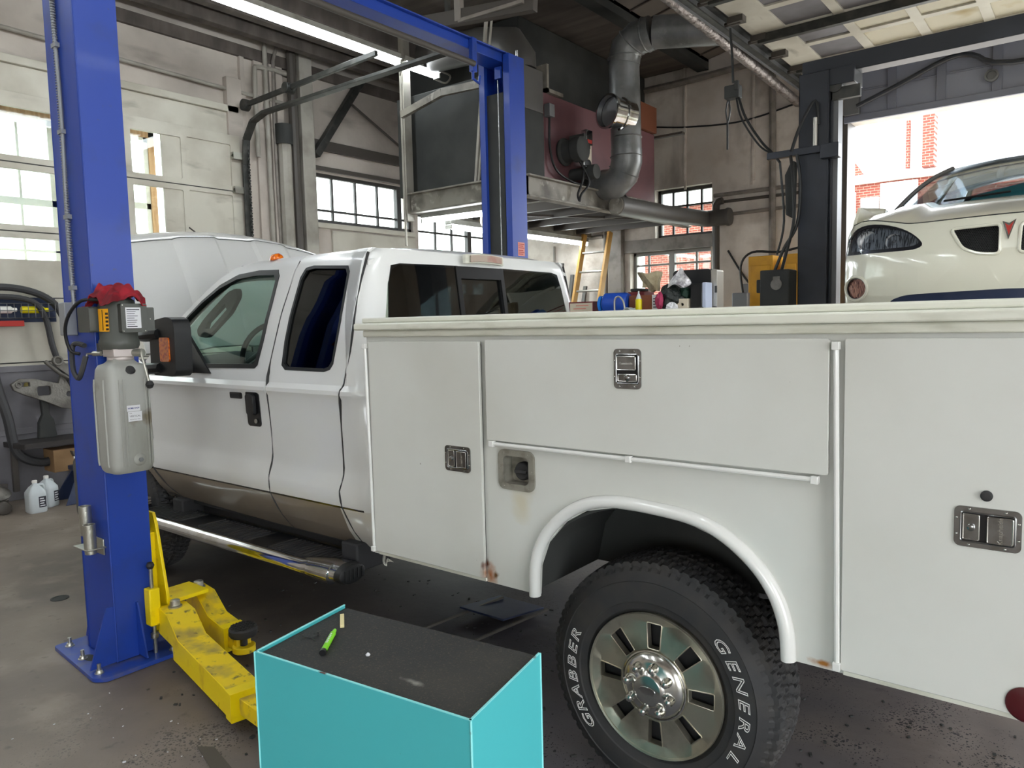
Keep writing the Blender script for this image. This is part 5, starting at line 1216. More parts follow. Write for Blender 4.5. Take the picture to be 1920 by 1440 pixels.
B().box(-4.76, -4.69, 7.42, 7.55, 3.66, 3.83).box(-4.72, -4.69, 7.36, 7.44, 3.42, 3.52).cyl((-4.78, 7.48, 3.44), (-4.70, 7.48, 3.44), .06).build('burner_control', 'chrome', bu, bevel=.004)
B().box(-4.691, -4.686, 7.44, 7.53, 3.68, 3.72).build('red_tag', 'redink', bu)
B().box(-4.967, -4.963, 7.80, 7.96, 3.47, 3.78).build('spec_plate', 'cream', FN)
B().box(-4.968, -4.86, 7.72, 7.98, 3.24, 3.5).slot(1).box(-4.86, -4.855, 7.74, 7.97, 3.24, 3.5).box(-4.855, -4.852, 7.78, 7.94, 3.40, 3.43).build('control_box', ['soot', 'grey'], FN, bevel=.004)
B().box(-4.968, -4.89, 6.98, 7.08, 3.93, 4.07).build('switch_box', 'grey', FN, bevel=.004)
for i, pts in enumerate(([(-4.93, 7.03, 3.93), (-4.93, 7.03, 3.6), (-4.90, 7.1, 3.36), (-4.88, 7.4, 3.26), (-4.88, 7.75, 3.26)], [(-4.72, 7.42, 3.45), (-4.74, 7.40, 3.25), (-4.78, 7.36, 3.1), (-4.76, 7.36, 3.02)], [(-4.75, 7.35, 3.48), (-4.70, 7.48, 3.25), (-4.76, 7.40, 3.1), (-4.76, 7.36, 3.02)], [(-4.85, 8.0, 3.38), (-4.74, 8.2, 3.30), (-4.70, 8.42, 3.08), (-4.74, 8.3, 2.97)])):
    B().tube(pts, .014, 8, smooth=6).build('fuel_line', 'cable', FN)
# furnace elbow and flues
t = thing('flue_elbow', 'sooty bent flue duct rising from the top of the furnace by the blue post', 'duct', (-5.35, 7.1, 4.3))
B().tube([(-5.15, 6.78, 4.43), (-5.15, 6.78, 4.56), (-5.28, 6.80, 4.74), (-5.7, 6.8, 4.84), (-6.6, 6.8, 4.9)], .19, 18).build('duct_bend', 'galvdk', t)
t = thing('exhaust_duct', 'large round galvanised exhaust duct bending down in front of the furnace', 'duct', (-4.519, 8.280, 3.247))
pts = [(-2.909, 8.337, 4.742), (-4.059, 8.107, 4.972)]
B().tube([(-3.139, 8.280, 4.811), (-4.106, 7.958, 4.903)], .178, 24).build('horizontal_run', 'galv', t, ang=50)
el = B().tube([(-4.128, 7.958, 4.903), (-4.312, 7.935, 4.880), (-4.439, 7.912, 4.788), (-4.473, 7.912, 4.627)], .19, 24)
for p_, d_ in (((-4.197, 7.946, 4.897), (-1, 0, -.1)), ((-4.370, 7.923, 4.845), (-1, 0, -.8)), ((-4.468, 7.912, 4.684), (0, 0, -1))): el.lathe([(.193, -.009), (.199, 0), (.193, .009)], p_, d_, 24)
el.build('upper_elbow', 'galv', t, ang=50)
vr = B().cyl((-4.473, 7.912, 4.650), (-4.450, 7.912, 3.615), .178, n=24).lathe([(.179, -.007), (.186, 0), (.179, .007)], (-4.450, 7.912, 3.776), (0, 0, 1), 24)
vr.build('vertical_run', 'galv', t, ang=50)
el = B().tube([(-4.450, 7.912, 3.638), (-4.450, 7.912, 3.500), (-4.508, 7.935, 3.362), (-4.634, 7.969, 3.281), (-4.807, 8.015, 3.293)], .182, 24)
for p_, d_ in (((-4.456, 7.912, 3.558), (0, 0, -1)), ((-4.502, 7.935, 3.396), (-.5, 0, -1))): el.lathe([(.184, -.007), (.191, 0), (.184, .007)], p_, d_, 24)
el.build('lower_elbow', 'galv', t, ang=50)
te = B().lathe([(.175, 0), (.175, .12), (.19, .125), (.19, .15), (.175, .155), (.175, .30), (.198, .305), (.198, .335), (.176, .337), (.17, .18)], (-4.404, 7.889, 4.006), (-.30, -.92, .06), 28, caps=False)
tb = te.build('draft_regulator', 'chrome', t, ang=50)
dd = V((-.30, -.92, .06)).normalized()
B().lathe([(.168, .26), (.168, .265), (0, .266)], (-4.404, 7.889, 4.006), dd, 28).cyl(V((-4.404, 7.912, 4.006)) + dd * .266 + V((.05, 0, -.09)), V((-4.404, 7.912, 4.006)) + dd * .29 + V((.05, 0, -.09)), .015).build('regulator_flap', 'grey', tb)
t = thing('return_duct', 'sooty round duct running along under the platform edge to the back wall', 'duct', (-4.65, 9.5, 2.9))
B().tube([(-4.66, 8.02, 3.03), (-4.62, 9.2, 3.04), (-4.50, 10.3, 3.06), (-4.2, 10.32, 3.06)], .115, 20).lathe([(.125, 0), (.13, .02), (.12, .05), (0, .05)], (-4.20, 10.32, 3.06), (1, 0, 0), 20).build('duct_run', 'galvdk', t, ang=50)
B().lathe([(.118, 0), (.10, .02), (0, .03)], (-4.66, 8.03, 3.03), (-.05, -1, 0), 20).build('end_cap', 'platf', t)
t = thing('copper_funnel', 'brass coloured flared duct end hanging under the platform', 'duct', (-5.2, 6.9, 2.7))
B().lathe([(.20, 0), (.19, .04), (.13, .30), (.12, .38)], (-5.42, 6.75, 2.66), (-.75, .3, .55), 20, caps=False).cyl((-5.62, 6.83, 2.80), (-5.62, 6.83, 3.09), .012).build('flared_duct', mat('brassy_duct', '#a98f62', .4, .6), t)
t = thing('roof_box', 'brown wooden box on top of the far end of the furnace', 'box', (-5.1, 9.6, 4.2))
B().box(-5.35, -4.92, 9.15, 9.6, 4.205, 4.55).build('crate', 'orangebox', t, bevel=.004); B().box(-5.3, -4.55, 9.62, 9.7, 4.15, 4.18).build('loose_plate', 'pipedk', t)
# box added above the furnace, standing in for sooty ceiling and wall
tag(B().box(-7.4, -5.55, 7.3, 10.45, 4.23, 5.28).build('soot_stand_in_box', 'soot', bevel=.01), 'black box added between furnace and ceiling, standing in for the sooty ceiling and wall', 'duct')
t = thing('steel_angle', 'long bent pale steel angle in front of the furnace black side', 'steel angle', (-6, 6.3, 4.3))
B().beam((-6.6, 6.36, 4.13), (-5.9, 6.32, 4.24), .05, .08).beam((-5.9, 6.32, 4.24), (-5.3, 6.32, 4.21), .05, .08).build('angle_bar', 'platf', t)

# overhead steel near the blue beam
t = thing('roof_girder', 'grey steel girder hanging under the ceiling right of the blue beam', 'girder', (-4.2, 4.6, 4.3))
B().beam((-4.9, 4.85, 4.28), (-3.62, 5.0, 4.18), .07, .12).build('lower_chord', 'pipedk', t, bevel=.004)
B().beam((-3.68, 5.0, 4.14), (-3.74, 4.9, 4.65), .10, .03, up=(0, 1, 0)).beam((-4.35, 4.9, 4.2), (-4.35, 4.9, 4.8), .07, .05, up=(0, 1, 0)).beam((-4.35, 4.9, 4.2), (-3.7, 4.95, 4.2), .05, .03).build('web_plate', 'pipe', t, bevel=.004)
B().beam((-5.2, 4.8, 4.72), (-3.5, 4.95, 4.72), .07, .1).build('upper_chord', 'pipedk', t, bevel=.004)
tag(B().beam((-6.3, 2.0, 5.24), (-5.9, 5.6, 5.24), .08, .1).build('unistrut', 'pipedk'), 'dark steel strut between the long lamp and the blue beam', 'strut')

# ------------------------------------------------------------------ fluorescent fixtures
def lampf(p, q, label, grp='fluorescent fixtures', w=.10):
    p, q = V(p), V(q)
    t = thing('fluorescent_fixture', label, 'lamp', tuple((p + q) / 2), grp); d = (q - p).normalized(); s = V((-d.y, d.x, 0)).normalized()
    B().beam(p + V((0, 0, .07)), q + V((0, 0, .07)), w, .06).beam(p + V((0, 0, .035)), q + V((0, 0, .035)), w * 1.5, .008).build('housing', 'fixture', t, bevel=.004)
    for k in (-1, 1): B().cyl(p + d * .03 + s * k * .035, q - d * .03 + s * k * .035, .016, n=10).build('tube', 'ringlight', t)
    for e in (p, q): B().beam(e + V((0, 0, 0)), e + d * (.02 if e is p else -.02) + V((0, 0, 0)), w, .05).build('socket', 'fixture', t)
    return t
lampf((-6.5, 3.1, 4.70), (-6.56, 6.30, 4.70), 'long glowing fluorescent lamp under the ceiling above the truck cab')
t = lampf((-6.56, 6.36, 4.70), (-6.56, 6.95, 4.70), 'short glowing end lamp right of the long fluorescent lamp')
B().tube([(-6.56, 6.95, 4.78), (-6.50, 7.12, 4.74), (-6.56, 7.1, 4.66), (-6.6, 6.95, 4.68)], .012, 6, smooth=5).build('loose_cord', 'pipew', t)
lampf((-6.55, 6.62, 2.90), (-5.2, 6.72, 2.90), 'glowing tube lamp under the front edge of the furnace platform')
lampf((-6.5, 7.0, 2.86), (-6.55, 10.3, 2.86), 'glowing tube lamp under the platform right of the far blue post')
for k, (x0, y0, x1, y1) in enumerate(((-6.5, -.6, -6.5, 2.9), (-5.2, -2.6, -5.2, .4), (-3.0, -2.6, -3.0, .4), (-1.0, .2, -1.0, 2.6), (1.6, 1.6, 1.6, 4.2))):  # second one is an unseen lamp added to brighten the cab side
    lampf((x0, y0, 4.7), (x1, y1, 4.7), 'ceiling fluorescent lamp above the near bays, ' + ('left edge over the garage door', 'added as fill over the open bay left of the blue post', 'between the blue post and the cart', 'above the teal cart', 'right above the doorway bay')[k])

# ------------------------------------------------------------------ overhead door on the right
ZD = 4.62
cols = [-2.7 + .57 * i for i in range(9)]; rows = [6.82, 7.46, 8.10, 8.74, 9.38, 10.0]; rows = [4.90, 5.54, 6.18] + rows
hs = [rr(c + .05, c + .52, a + .05, b_ - .05, .01, 1) for c in cols[:-1] for a, b_ in zip(rows, rows[1:])]
d2 = struct(B().plate([(-3.0, 4.85), (1.95, 4.85), (1.95, 10.08), (-3.0, 10.08)], hs, lambda u, v, d: (u, v, ZD + d), .04).build('door_2', 'doorw', bevel=.003))
b = B(); bp = B()
for i, c in enumerate(cols[:-1]):
    for a, b_ in zip(rows, rows[1:]):
        solid = i < 1 or (a < 7.5 and i < 2)
        (bp if solid else b).box(c + .045, c + .525, a + .045, b_ - .045, ZD + .02, ZD + .026)
def translucent():
    m = bpy.data.materials.new('translucent_door_panel'); m.use_nodes = True; nt = m.node_tree; N = nt.nodes; L = nt.links; bs = N['Principled BSDF']
    bs.inputs['Base Color'].default_value = srgb('#f6efd8'); bs.inputs['Roughness'].default_value = .5
    tc = N.new('ShaderNodeTexCoord'); n = N.new('ShaderNodeTexNoise'); n.inputs['Scale'].default_value = 2.5; L.new(tc.outputs['Object'], n.inputs['Vector'])
    r = N.new('ShaderNodeMapRange'); r.inputs[1].default_value = .55; r.inputs[2].default_value = .75; L.new(n.outputs['Fac'], r.inputs[0])
    c = N.new('ShaderNodeMix'); c.data_type = 'RGBA'; c.inputs['A'].default_value = srgb('#fbf6e6'); c.inputs['B'].default_value = srgb('#d6c48c'); L.new(r.outputs[0], c.inputs['Factor'])
    tr = N.new('ShaderNodeBsdfTranslucent'); L.new(c.outputs['Result'], tr.inputs[0]); L.new(c.outputs['Result'], bs.inputs['Base Color'])
    mx = N.new('ShaderNodeMixShader'); mx.inputs[0].default_value = .6
    o = N['Material Output']; L.new(bs.outputs[0], mx.inputs[1]); L.new(tr.outputs[0], mx.inputs[2]); L.new(mx.outputs[0], o.inputs[0]); return m
b.build('glazed_panel', translucent(), d2); bp.build('solid_panel', 'doorg', d2)
for k, y in enumerate(rows):
    if k % 2: B().box(-2.95, 1.9, y - .035, y + .035, ZD - .09, ZD).build('stiffener_bar', 'track', d2, bevel=.004)
    B().box(-3.02, -2.86, y - .05, y + .05, ZD - .06, ZD).cyl((-3.06, y, ZD - .05), (-2.9, y, ZD - .05), .02).build('roller_hinge', 'pipedk', d2)
t = thing('overhead_track', 'steel overhead door track running back to the doorway above the white car', 'door track', (-3.06, 7.6, 4.55))
for z in (ZD - .10, ZD + .02): B().box(-3.10, -3.04, 4.6, 10.4, z, z + .015).build('track_flange', 'track', t)
B().box(-3.115, -3.10, 4.6, 10.4, ZD - .12, ZD + .05).build('track_web', 'grey', t)
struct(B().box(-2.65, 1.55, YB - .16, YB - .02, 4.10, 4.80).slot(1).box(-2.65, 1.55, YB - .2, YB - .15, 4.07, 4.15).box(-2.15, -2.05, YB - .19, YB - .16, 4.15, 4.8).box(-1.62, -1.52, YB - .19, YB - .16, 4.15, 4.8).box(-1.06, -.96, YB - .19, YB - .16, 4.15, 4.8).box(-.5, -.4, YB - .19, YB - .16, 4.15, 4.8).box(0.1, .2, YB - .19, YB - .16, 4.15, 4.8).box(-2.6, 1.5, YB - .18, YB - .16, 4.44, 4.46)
      .build('trim_16', [mat('blue_grey_door_section', '#8d909e', .5), mat('blue_grey_door_rib', '#7b7e8c', .5)], bevel=.004))  # blue-grey door section with slightly darker ribs
tag(B().lathe([(.07, 0), (.07, .03), (.05, .035), (.045, .01), (0, .01)], (-1.06, YB - .2, 4.32), (0, -1, 0), 24).build('vent_ring', 'grey'), 'round vent ring in the grey door section above the doorway', 'vent')
tag(B().tube([(-2.48, 10.24, 4.24), (-2.0, 10.22, 4.40), (-1.5, 10.2, 4.58), (-1.25, 10.2, 4.57), (-.86, 10.2, 4.40), (.6, 10.2, 4.38)], .03, 10, smooth=4).build('brace_tube', 'dark'), 'bent dark tube bracing the door section above the doorway', 'brace')
tag(B().box(-2.64, -2.46, 10.24, 10.34, 4.15, 4.60).build('corner_bracket', 'grey', bevel=.006), 'grey bracket plate at the upper left corner of the doorway', 'bracket')
pts = [(-3.24, 4.4, 4.66), (-3.24, 7.0, 4.60), (-3.24, 9.4, 4.50), (-3.22, 10.3, 4.44)]
t = tag(B().tube(pts, .06, 12, smooth=14).build('insulated_pipe', 'foil'), 'foil wrapped pipe hanging beside the overhead door track', 'pipe')

# ------------------------------------------------------------------ black two-post lift and the cream car on it
BL = thing('car_lift', 'dark grey two-post lift holding up the cream white car', 'vehicle lift', (-2.0, 7.05, 0))
for x0, x1 in ((-2.15, -1.90), (.98, 1.23)):
    b = B().box(x0, x1, 6.9, 6.91, .02, 3.75).box(x0, x0 + .01, 6.9, 7.2, .02, 3.75).box(x1 - .01, x1, 6.9, 7.2, .02, 3.75).box(x0, x1, 7.19, 7.2, .02, 3.75)
    if x0 < 0: b.box(x1, x1 + .02, 6.95, 7.0, .1, 3.7)
    b.box(x0 - .1, x1 + .1, 6.8, 7.3, 0, .02)
    b.build('post', 'dark', BL, bevel=.004)
B().box(-1.90, -1.84, 6.98, 7.12, 1.2, 3.72).build('carriage_edge', 'grey', BL)
B().box(-2.15, 1.23, 6.98, 7.14, 3.73, 3.88).slot(0).box(-2.12, -1.7, 6.92, 7.2, 3.62, 3.76).build('overhead_beam', 'dark', BL, bevel=.006)
B().cyl((-1.86, 6.93, 3.62), (-1.86, 7.2, 3.62), .06).box(-1.9, -1.66, 6.95, 7.0, 3.5, 3.6).build('cable_sheave', 'track', BL)
B().box(-2.42, -1.86, 6.86, 6.92, 3.06, 3.12).box(-1.95, -1.8, 6.84, 6.94, 3.0, 3.12).build('cross_bracket', 'dark', BL, bevel=.004)
pu = B().box(-2.42, -2.16, 6.7, 6.92, 1.74, 2.06).lathe([(.09, 1.4), (.09, 1.75)], (-2.28, 6.8, 0), (0, 0, 1), 20).box(-2.46, -2.40, 6.72, 6.86, 1.86, 1.98)
pw = pu.build('power_unit', 'soot', BL, bevel=.01)
B().box(-2.30, -2.24, 6.695, 6.70, 1.93, 2.0).lathe([(.05, 0), (.05, .01)], (-2.27, 6.70, 1.93), (0, -1, 0), 16).build('motor_label', 'castal', pw)
for k, pts in enumerate(([(-2.30, 6.75, 2.06), (-2.22, 6.75, 2.25), (-2.12, 6.78, 2.45), (-2.10, 6.80, 2.8), (-2.14, 6.82, 3.06)], [(-2.24, 6.75, 2.06), (-2.2, 6.74, 2.2), (-2.14, 6.76, 2.5), (-2.17, 6.8, 2.9), (-2.2, 6.84, 3.06)], [(-2.2, 6.86, 3.1), (-2.12, 6.84, 3.3), (-2.0, 6.86, 3.5), (-1.98, 6.88, 3.3)])):
    B().tube(pts, .014, 8, smooth=5).build('hydraulic_hose', 'cable', BL)
B().cyl((-2.0, 6.87, 3.12), (-2.0, 6.87, 3.36), .02).build('hose_fitting', 'alum', BL)
B().beam((-1.85, 7.05, 1.45), (-1.2, 6.3, 1.48), .12, .12).beam((-1.85, 7.05, 1.45), (-1.2, 8.2, 1.48), .12, .12).build('swing_arm', 'dark', BL)
B().beam((1.0, 7.05, 1.45), (.4, 6.3, 1.48), .12, .12).beam((1.0, 7.05, 1.45), (.4, 8.2, 1.48), .12, .12).build('swing_arm', 'dark', BL)
tag(B().plate([(-2.24, 2.55), (-2.16, 2.5), (-2.15, 3.0), (-2.19, 3.02), (-2.25, 2.9)], [], lambda u, v, d: (u, 6.83 + d, v), .05).build('dark_jacket', 'soot', bevel=.015), 'dark cloth hanging on the left side of the dark grey lift post', 'cloth')
# hanging cord with reel box
CRD = thing('hanging_cord', 'black pendant cord with a small control box hanging beside the overhead track', 'cord', (-2.75, 7, 3.9))
B().tube([(-2.82, 7, 4.35), (-2.80, 7, 4.1), (-2.79, 7, 3.85)], .012, 8, smooth=4).build('upper_cord', 'cable', CRD)
B().box(-2.86, -2.72, 6.95, 7.05, 3.70, 3.82).box(-2.76, -2.72, 6.94, 6.98, 3.76, 3.85).build('outlet_box', 'soot', CRD, bevel=.01)
B().tube([(-2.84, 7, 3.70), (-2.86, 7, 3.60), (-2.84, 7, 3.50), (-2.82, 7, 3.6), (-2.83, 7, 3.7)], .008, 6, smooth=5).cyl((-2.845, 7, 3.52), (-2.845, 7, 3.24), .009).build('loop_cord', 'cable', CRD)
B().tube([(-2.74, 7, 3.72), (-2.66, 6.98, 3.5), (-2.5, 6.95, 3.25), (-2.38, 6.9, 3.12), (-2.3, 6.86, 3.02)], .012, 8, smooth=6).tube([(-2.76, 7, 3.72), (-2.70, 6.98, 3.5), (-2.52, 6.95, 3.22), (-2.36, 6.9, 3.10)], .009, 8, smooth=6).tube([(-2.30, 6.86, 3.02), (-2.26, 6.86, 2.5), (-2.30, 6.8, 2.2)], .01, 8, smooth=5).build('lower_cord', 'cable', CRD)
# yellow cabinets behind
for k, (x0, x1, z1, l) in enumerate(((-3.62, -3.30, 2.42, 'yellow steel cabinet against the back wall left of the dark lift post'), (-3.16, -2.98, 2.42, 'narrow yellow panel right of the yellow cabinet behind the hydraulic unit'))):
    t = thing('yellow_cabinet', l, 'cabinet', ((x0 + x1) / 2, 9.8, 0))
    B().box(x0, x1, 9.6, 10.0, 0, z1).build('body', 'yelcab', t, bevel=.01)
    B().box(x0 + .03, x1 - .03, 9.585, 9.602, 1.1, z1 - .12).build('door_panel', 'yelcab', t, bevel=.004)
tag(B().tube([(-3.66, 9.55, 1.9), (-3.7, 9.55, 2.3), (-3.55, 9.55, 2.47), (-3.2, 9.55, 2.45), (-2.9, 9.55, 2.5)], .015, 8, smooth=5).build('air_line', 'cable'), 'dark air line looping over the yellow cabinet', 'hose')
tag(B().box(-3.95, -3.72, 10.25, 10.45, 1.86, 2.1).build('wall_box', 'grey', bevel=.01), 'small grey electrical box low on the back wall left of the yellow cabinet', 'electrical box')
tag(B().box(-3.72, -3.52, 9.3, 9.4, 0, 1.95).build('grey_case', 'grey', bevel=.01), 'grey case standing in front of the yellow cabinet', 'case')
tag(B().tube([(-2.90, 10.485, 3.0), (-2.94, 10.485, 2.2), (-2.90, 10.485, 1.9), (-3.0, 10.485, 2.2), (-2.94, 10.485, 2.7)], .014, 8, smooth=5).build('coiled_cable', 'cable'), 'loop of cable hanging on the back wall beside the doorway', 'cable')

# the car
CX = -.40; YN = 4.9
CAR = thing('cream_sedan', 'cream white sedan raised nose-first on the dark grey lift in the doorway bay', 'car', (CX, 7.3, 1.5))
def cfy(x, z):
    a = min(1, abs((x - CX) / .96)); return YN + .5 * (1 - (1 - a ** 2.6) ** .5) + interp(z, [1.62, 1.7, 1.76, 1.85, 2.0, 2.15, 2.28, 2.4], [.12, .05, .02, 0, .02, .08, .18, .3])
def cf(u, v, d): return (u, cfy(u, v) + d, v)
def mx_(p): return [(2 * CX - x, z) for x, z in p][::-1]
hlo = smooth_loop([(-1.352, 2.05), (-1.335, 2.13), (-1.262, 2.205), (-1.14, 2.215), (-.997, 2.178), (-.897, 2.125), (-.835, 2.06), (-.862, 2.03), (-.948, 2.024), (-1.15, 2.027), (-1.30, 2.033)], 3)
gro = round_poly([(-.690, 2.128), (-.447, 2.135), (-.443, 1.965), (-.55, 1.975), (-.625, 2.01)], .03)
lipo = round_poly([(-1.03, 1.70), (-1.0, 1.735), (-.93, 1.757), (-.86, 1.763), (CX, 1.775), (2 * CX + .86, 1.763), (2 * CX + 1.0, 1.735), (2 * CX + 1.03, 1.70)], .02)
fog = [(-1.235 + .085 * cos(2 * pi * i / 24), 1.815 + .075 * sin(2 * pi * i / 24)) for i in range(24)]
edge = .955
tl_ = [(-CXx) for CXx in ()]
top = [(-.955, 2.17), (-.9, 2.235), (-.78, 2.245), (-.6, 2.205), (-.5, 2.185), (-.3, 2.185), (0, 2.19), (.3, 2.185), (.5, 2.185), (.6, 2.205), (.78, 2.245), (.9, 2.235), (.955, 2.17)]
out = [(CX + x, z) for x, z in top][::-1]
out = [(CX - .955, 1.66), (CX + .955, 1.66)] + out
us = [CX + .955 * sin(radians(a)) for a in range(-88, 89, 4)]
b = B().plate(out, [hlo, mx_(hlo), gro, mx_(gro), lipo, fog, mx_(fog)], cf, .02, us, [1.7, 1.76, 1.82, 1.88, 1.94, 2.0, 2.05, 2.1, 2.15, 2.2])
b.build('front_bumper', 'carw', CAR, ang=40)
for H in (hlo, mx_(hlo)):
    h = B().plate(H, [], lambda u, v, d: cf(u, v, d + .035), .01, us[::2]).slot(1)
    hh = B().plate(H, [inset(H, .022)], lambda u, v, d: cf(u, v, d + .001), .03, us[::2]).build('headlight', 'lampdk', CAR, ang=40)
    cxx = sum(p[0] for p in H) / len(H); sg = 1 if cxx < CX else -1
    r_ = B()
    for xx, zz, rr_ in ((cxx - .07 * sg, 2.11, .062), (cxx + .10 * sg, 2.085, .048)):
        r_.lathe([(rr_, -.0), (rr_ * .8, .02), (.012, .03), (0, .03)], (xx, cfy(xx, zz) + .006, zz), (0, 1, 0), 20, caps=False)
        r_.lathe([(0, -.0), (.014, .004), (.012, .03)], (xx, cfy(xx, zz) + .012, zz), (0, 1, 0), 12, caps=False)
    r_.plate(inset(H, .02), [], lambda u, v, d: cf(u, v, d + .036), .004, us[::2])
    r_.build('reflector', 'lampin', hh, ang=40)
    B().plate(inset(H, .004), [], lambda u, v, d: cf(u, v, d - .001), .003, us).build('lens', 'clearlens', hh, ang=40)
for Gq in (gro, mx_(gro)):
    b = B().plate(Gq, [], lambda u, v, d: cf(u, v, d + .04), .006, us[::2]).slot(1)
    x0 = min(p[0] for p in Gq); x1 = max(p[0] for p in Gq); 
    import itertools
    def inside(x, z):
        c_ = False; n_ = len(Gq)
        for i in range(n_):
            (xa, za), (xb2, zb2) = Gq[i], Gq[i - 1]
            if (za > z) != (zb2 > z) and x < (xb2 - xa) * (z - za) / (zb2 - za) + xa: c_ = not c_
        return c_
    for i in range(0, 26):
        for j in range(0, 20):
            x = x0 + i * .011 + (.0055 if j % 2 else 0); z = 1.965 + j * .0095
            if inside(x, z): b.lathe([(.0048, 0), (.0056, .006)], (x, cfy(x, z) + .012, z), (0, 1, 0), 6, caps=False)
    gb = b.build('grille_mesh', ['soot', 'grey'], CAR, flat=True)
    B().tube([cf(x, z, -.003) for x, z in Gq], .009, 8, closed=True).build('grille_surround', 'carw', gb)
for Fq in (fog, mx_(fog)):
    fg = B().plate(Fq, [inset(Fq, .014)], lambda u, v, d: cf(u, v, d + .004), .03, us).build('fog_light', 'lampdk', CAR)
    b = B().plate(inset(Fq, .012), [], lambda u, v, d: cf(u, v, d + .02), .004, us)
    b.build('fog_reflector', mat('fog_lamp_glass', '#b98a7c', .2, .5, layers=[('#5a3c3a', 30, .5, .6, (6, 1, 1))]), fg)
    B().tube([cf(x, z, -.002) for x, z in Fq], .010, 8, closed=True).build('fog_bezel', 'carw', fg)
B().plate(lipo, [], lambda u, v, d: cf(u, v, d + .015), .02, us).build('lower_intake', 'navy', CAR)
e = [(-.432, 2.140), (-.384, 2.148), (-.408, 2.056)]
bd = B().plate(round_poly([(x - .008 if x < -.42 else x + .008 if x > -.4 else x, z + (.008 if z > 2.1 else -.014)) for x, z in [e[0], (-.408, 2.126), e[1], e[2]]], .003), [], lambda u, v, d: cf(u, v, d - .012), .010).slot(1).plate([(-.428, 2.136), (-.408, 2.120), (-.388, 2.142), (-.407, 2.068)], [], lambda u, v, d: cf(u, v, d - .016), .006)
bd.build('nose_emblem', ['chrome', 'redink'], CAR)
# hood with centre ridge
def chood(u, v, d):
    t = 2 * v - 1; x = CX + t * .93
    xt = t * .93; zt = interp(xt, [p[0] for p in top], [p[1] for p in top]) + .006
    y0 = cfy(x, zt) + .0; y1 = 6.12 - .10 * (1 - t * t) * -1
    s = u
    z = lerp(zt, 2.37 + .055 * (1 - t * t) + (.03 if .55 < abs(t) < .8 else 0), 1 - (1 - s) ** 1.6)
    return (x, lerp(y0, y1, s), z - d)
B().slab(chood, 16, 40, .02).build('hood', 'carw', CAR, ang=50)
# sides
def cside(sg):
    def f(u, v, d):
        y = lerp(5.42, 9.75, u); z = lerp(1.62, 2.36, v)
        w_ = .955 - .05 * max(0, (v - .6) / .4) ** 2 - .06 * (1 - v) ** 3 - (.12 * max(0, (u - .85) / .15) ** 2) 
        if u < .04: w_ -= .01
        return (CX + sg * (w_ - d), y, z)
    return f
for sg in (-1, 1):
    ho = [[(5.85 + .36 * cos(radians(a)), 1.62 + .02 + .36 * sin(radians(a))) for a in range(180, -1, -15)]]
    B().slab(cside(sg), 20, 10, .02).build('side_panel', 'carw', CAR, ang=50)
    wl = B().lathe([(.20, 0), (.30, .0), (.33, .02), (.33, .2), (.2, .22)], (CX + sg * .93, 5.9, 1.60), (-sg, 0, 0), 32).build('wheel', 'rubber', CAR)
    B().lathe([(.2, .01), (.05, -.005), (0, -.005)], (CX + sg * .93, 5.9, 1.60), (-sg, 0, 0), 24).build('hubcap', 'alloy', wl)
    wl = B().lathe([(.20, 0), (.30, .0), (.33, .02), (.33, .2), (.2, .22)], (CX + sg * .93, 8.7, 1.60), (-sg, 0, 0), 32).build('wheel', 'rubber', CAR)
    B().lathe([(.2, .01), (.05, -.005), (0, -.005)], (CX + sg * .93, 8.7, 1.60), (-sg, 0, 0), 24).build('hubcap', 'alloy', wl)
B().box(CX - .85, CX + .85, 5.3, 9.7, 1.58, 1.68).build('underbody', 'soot', CAR)
B().slab(lambda u, v, d: (CX + (2 * v - 1) * .86, lerp(8.7, 9.8, u), 2.40 + .08 * (1 - (2 * v - 1) ** 2) - d), 4, 10, .02).slab(lambda u, v, d: (CX + (2 * v - 1) * .88, 9.8 - d, lerp(1.7, 2.4, u)), 2, 6, .02).build('trunk', 'carw', CAR)
# greenhouse
def gh(t, s):
    """t along the car 0..1, s across -1..1 -> point on the roof shell"""
    return None
RW, RZ = .56, 2.80
def roofc(u, v, d):
    t = 2 * v - 1; y = lerp(6.95, 8.15, u)
    z = RZ + .05 * (1 - abs(t) ** 2.5) + .03 * sin(pi * u) - (.05 * (1 - u * 6) if u < .166 else 0) 
    return (CX + t * (RW + .04), y, z - .02 * abs(t) ** 6 - d)
B().slab(roofc, 12, 20, .025).build('roof', 'carw', CAR, ang=60)
def wsh(u, v, d):
    t = 2 * v - 1; return (CX + t * lerp(.88, .57, u), lerp(6.05 + .28 * t * t, 6.97 + .05 * t * t, u), lerp(2.385 + .03 * (1 - t * t), 2.80 + .03 * (1 - t * t), u) + .05 * sin(pi * u) * 1 - d)
B().slab(wsh, 10, 16, .006).build('windshield', 'cartint', CAR)
for sg in (-1, 1):
    B().tube([wsh(k / 8, .5 + .5 * sg, 0) for k in range(9)], .018, 8, smooth=2).build('windshield_pillar', 'grey', CAR)
    b = B().slab(lambda u, v, d, sg=sg: (CX + sg * (lerp(.86, .585, v) - d), lerp(lerp(6.4, 7.02, v), lerp(9.0, 8.2, v), u), lerp(2.36, 2.80, v)), 10, 4, .005)
    b.build('side_glass', 'cartint', CAR)
    for ya, yb_ in ((7.35, 7.45), (8.95, 8.2)): B().beam((CX + sg * .87, ya, 2.34), (CX + sg * .60, yb_, 2.82), .09, .03).build('door_pillar', 'carw', CAR)
B().slab(lambda u, v, d: (CX + (2 * v - 1) * lerp(.57, .74, u), lerp(8.15, 8.9, u), lerp(2.80, 2.42, u) - d), 4, 8, .006).build('rear_glass', 'cartint', CAR)
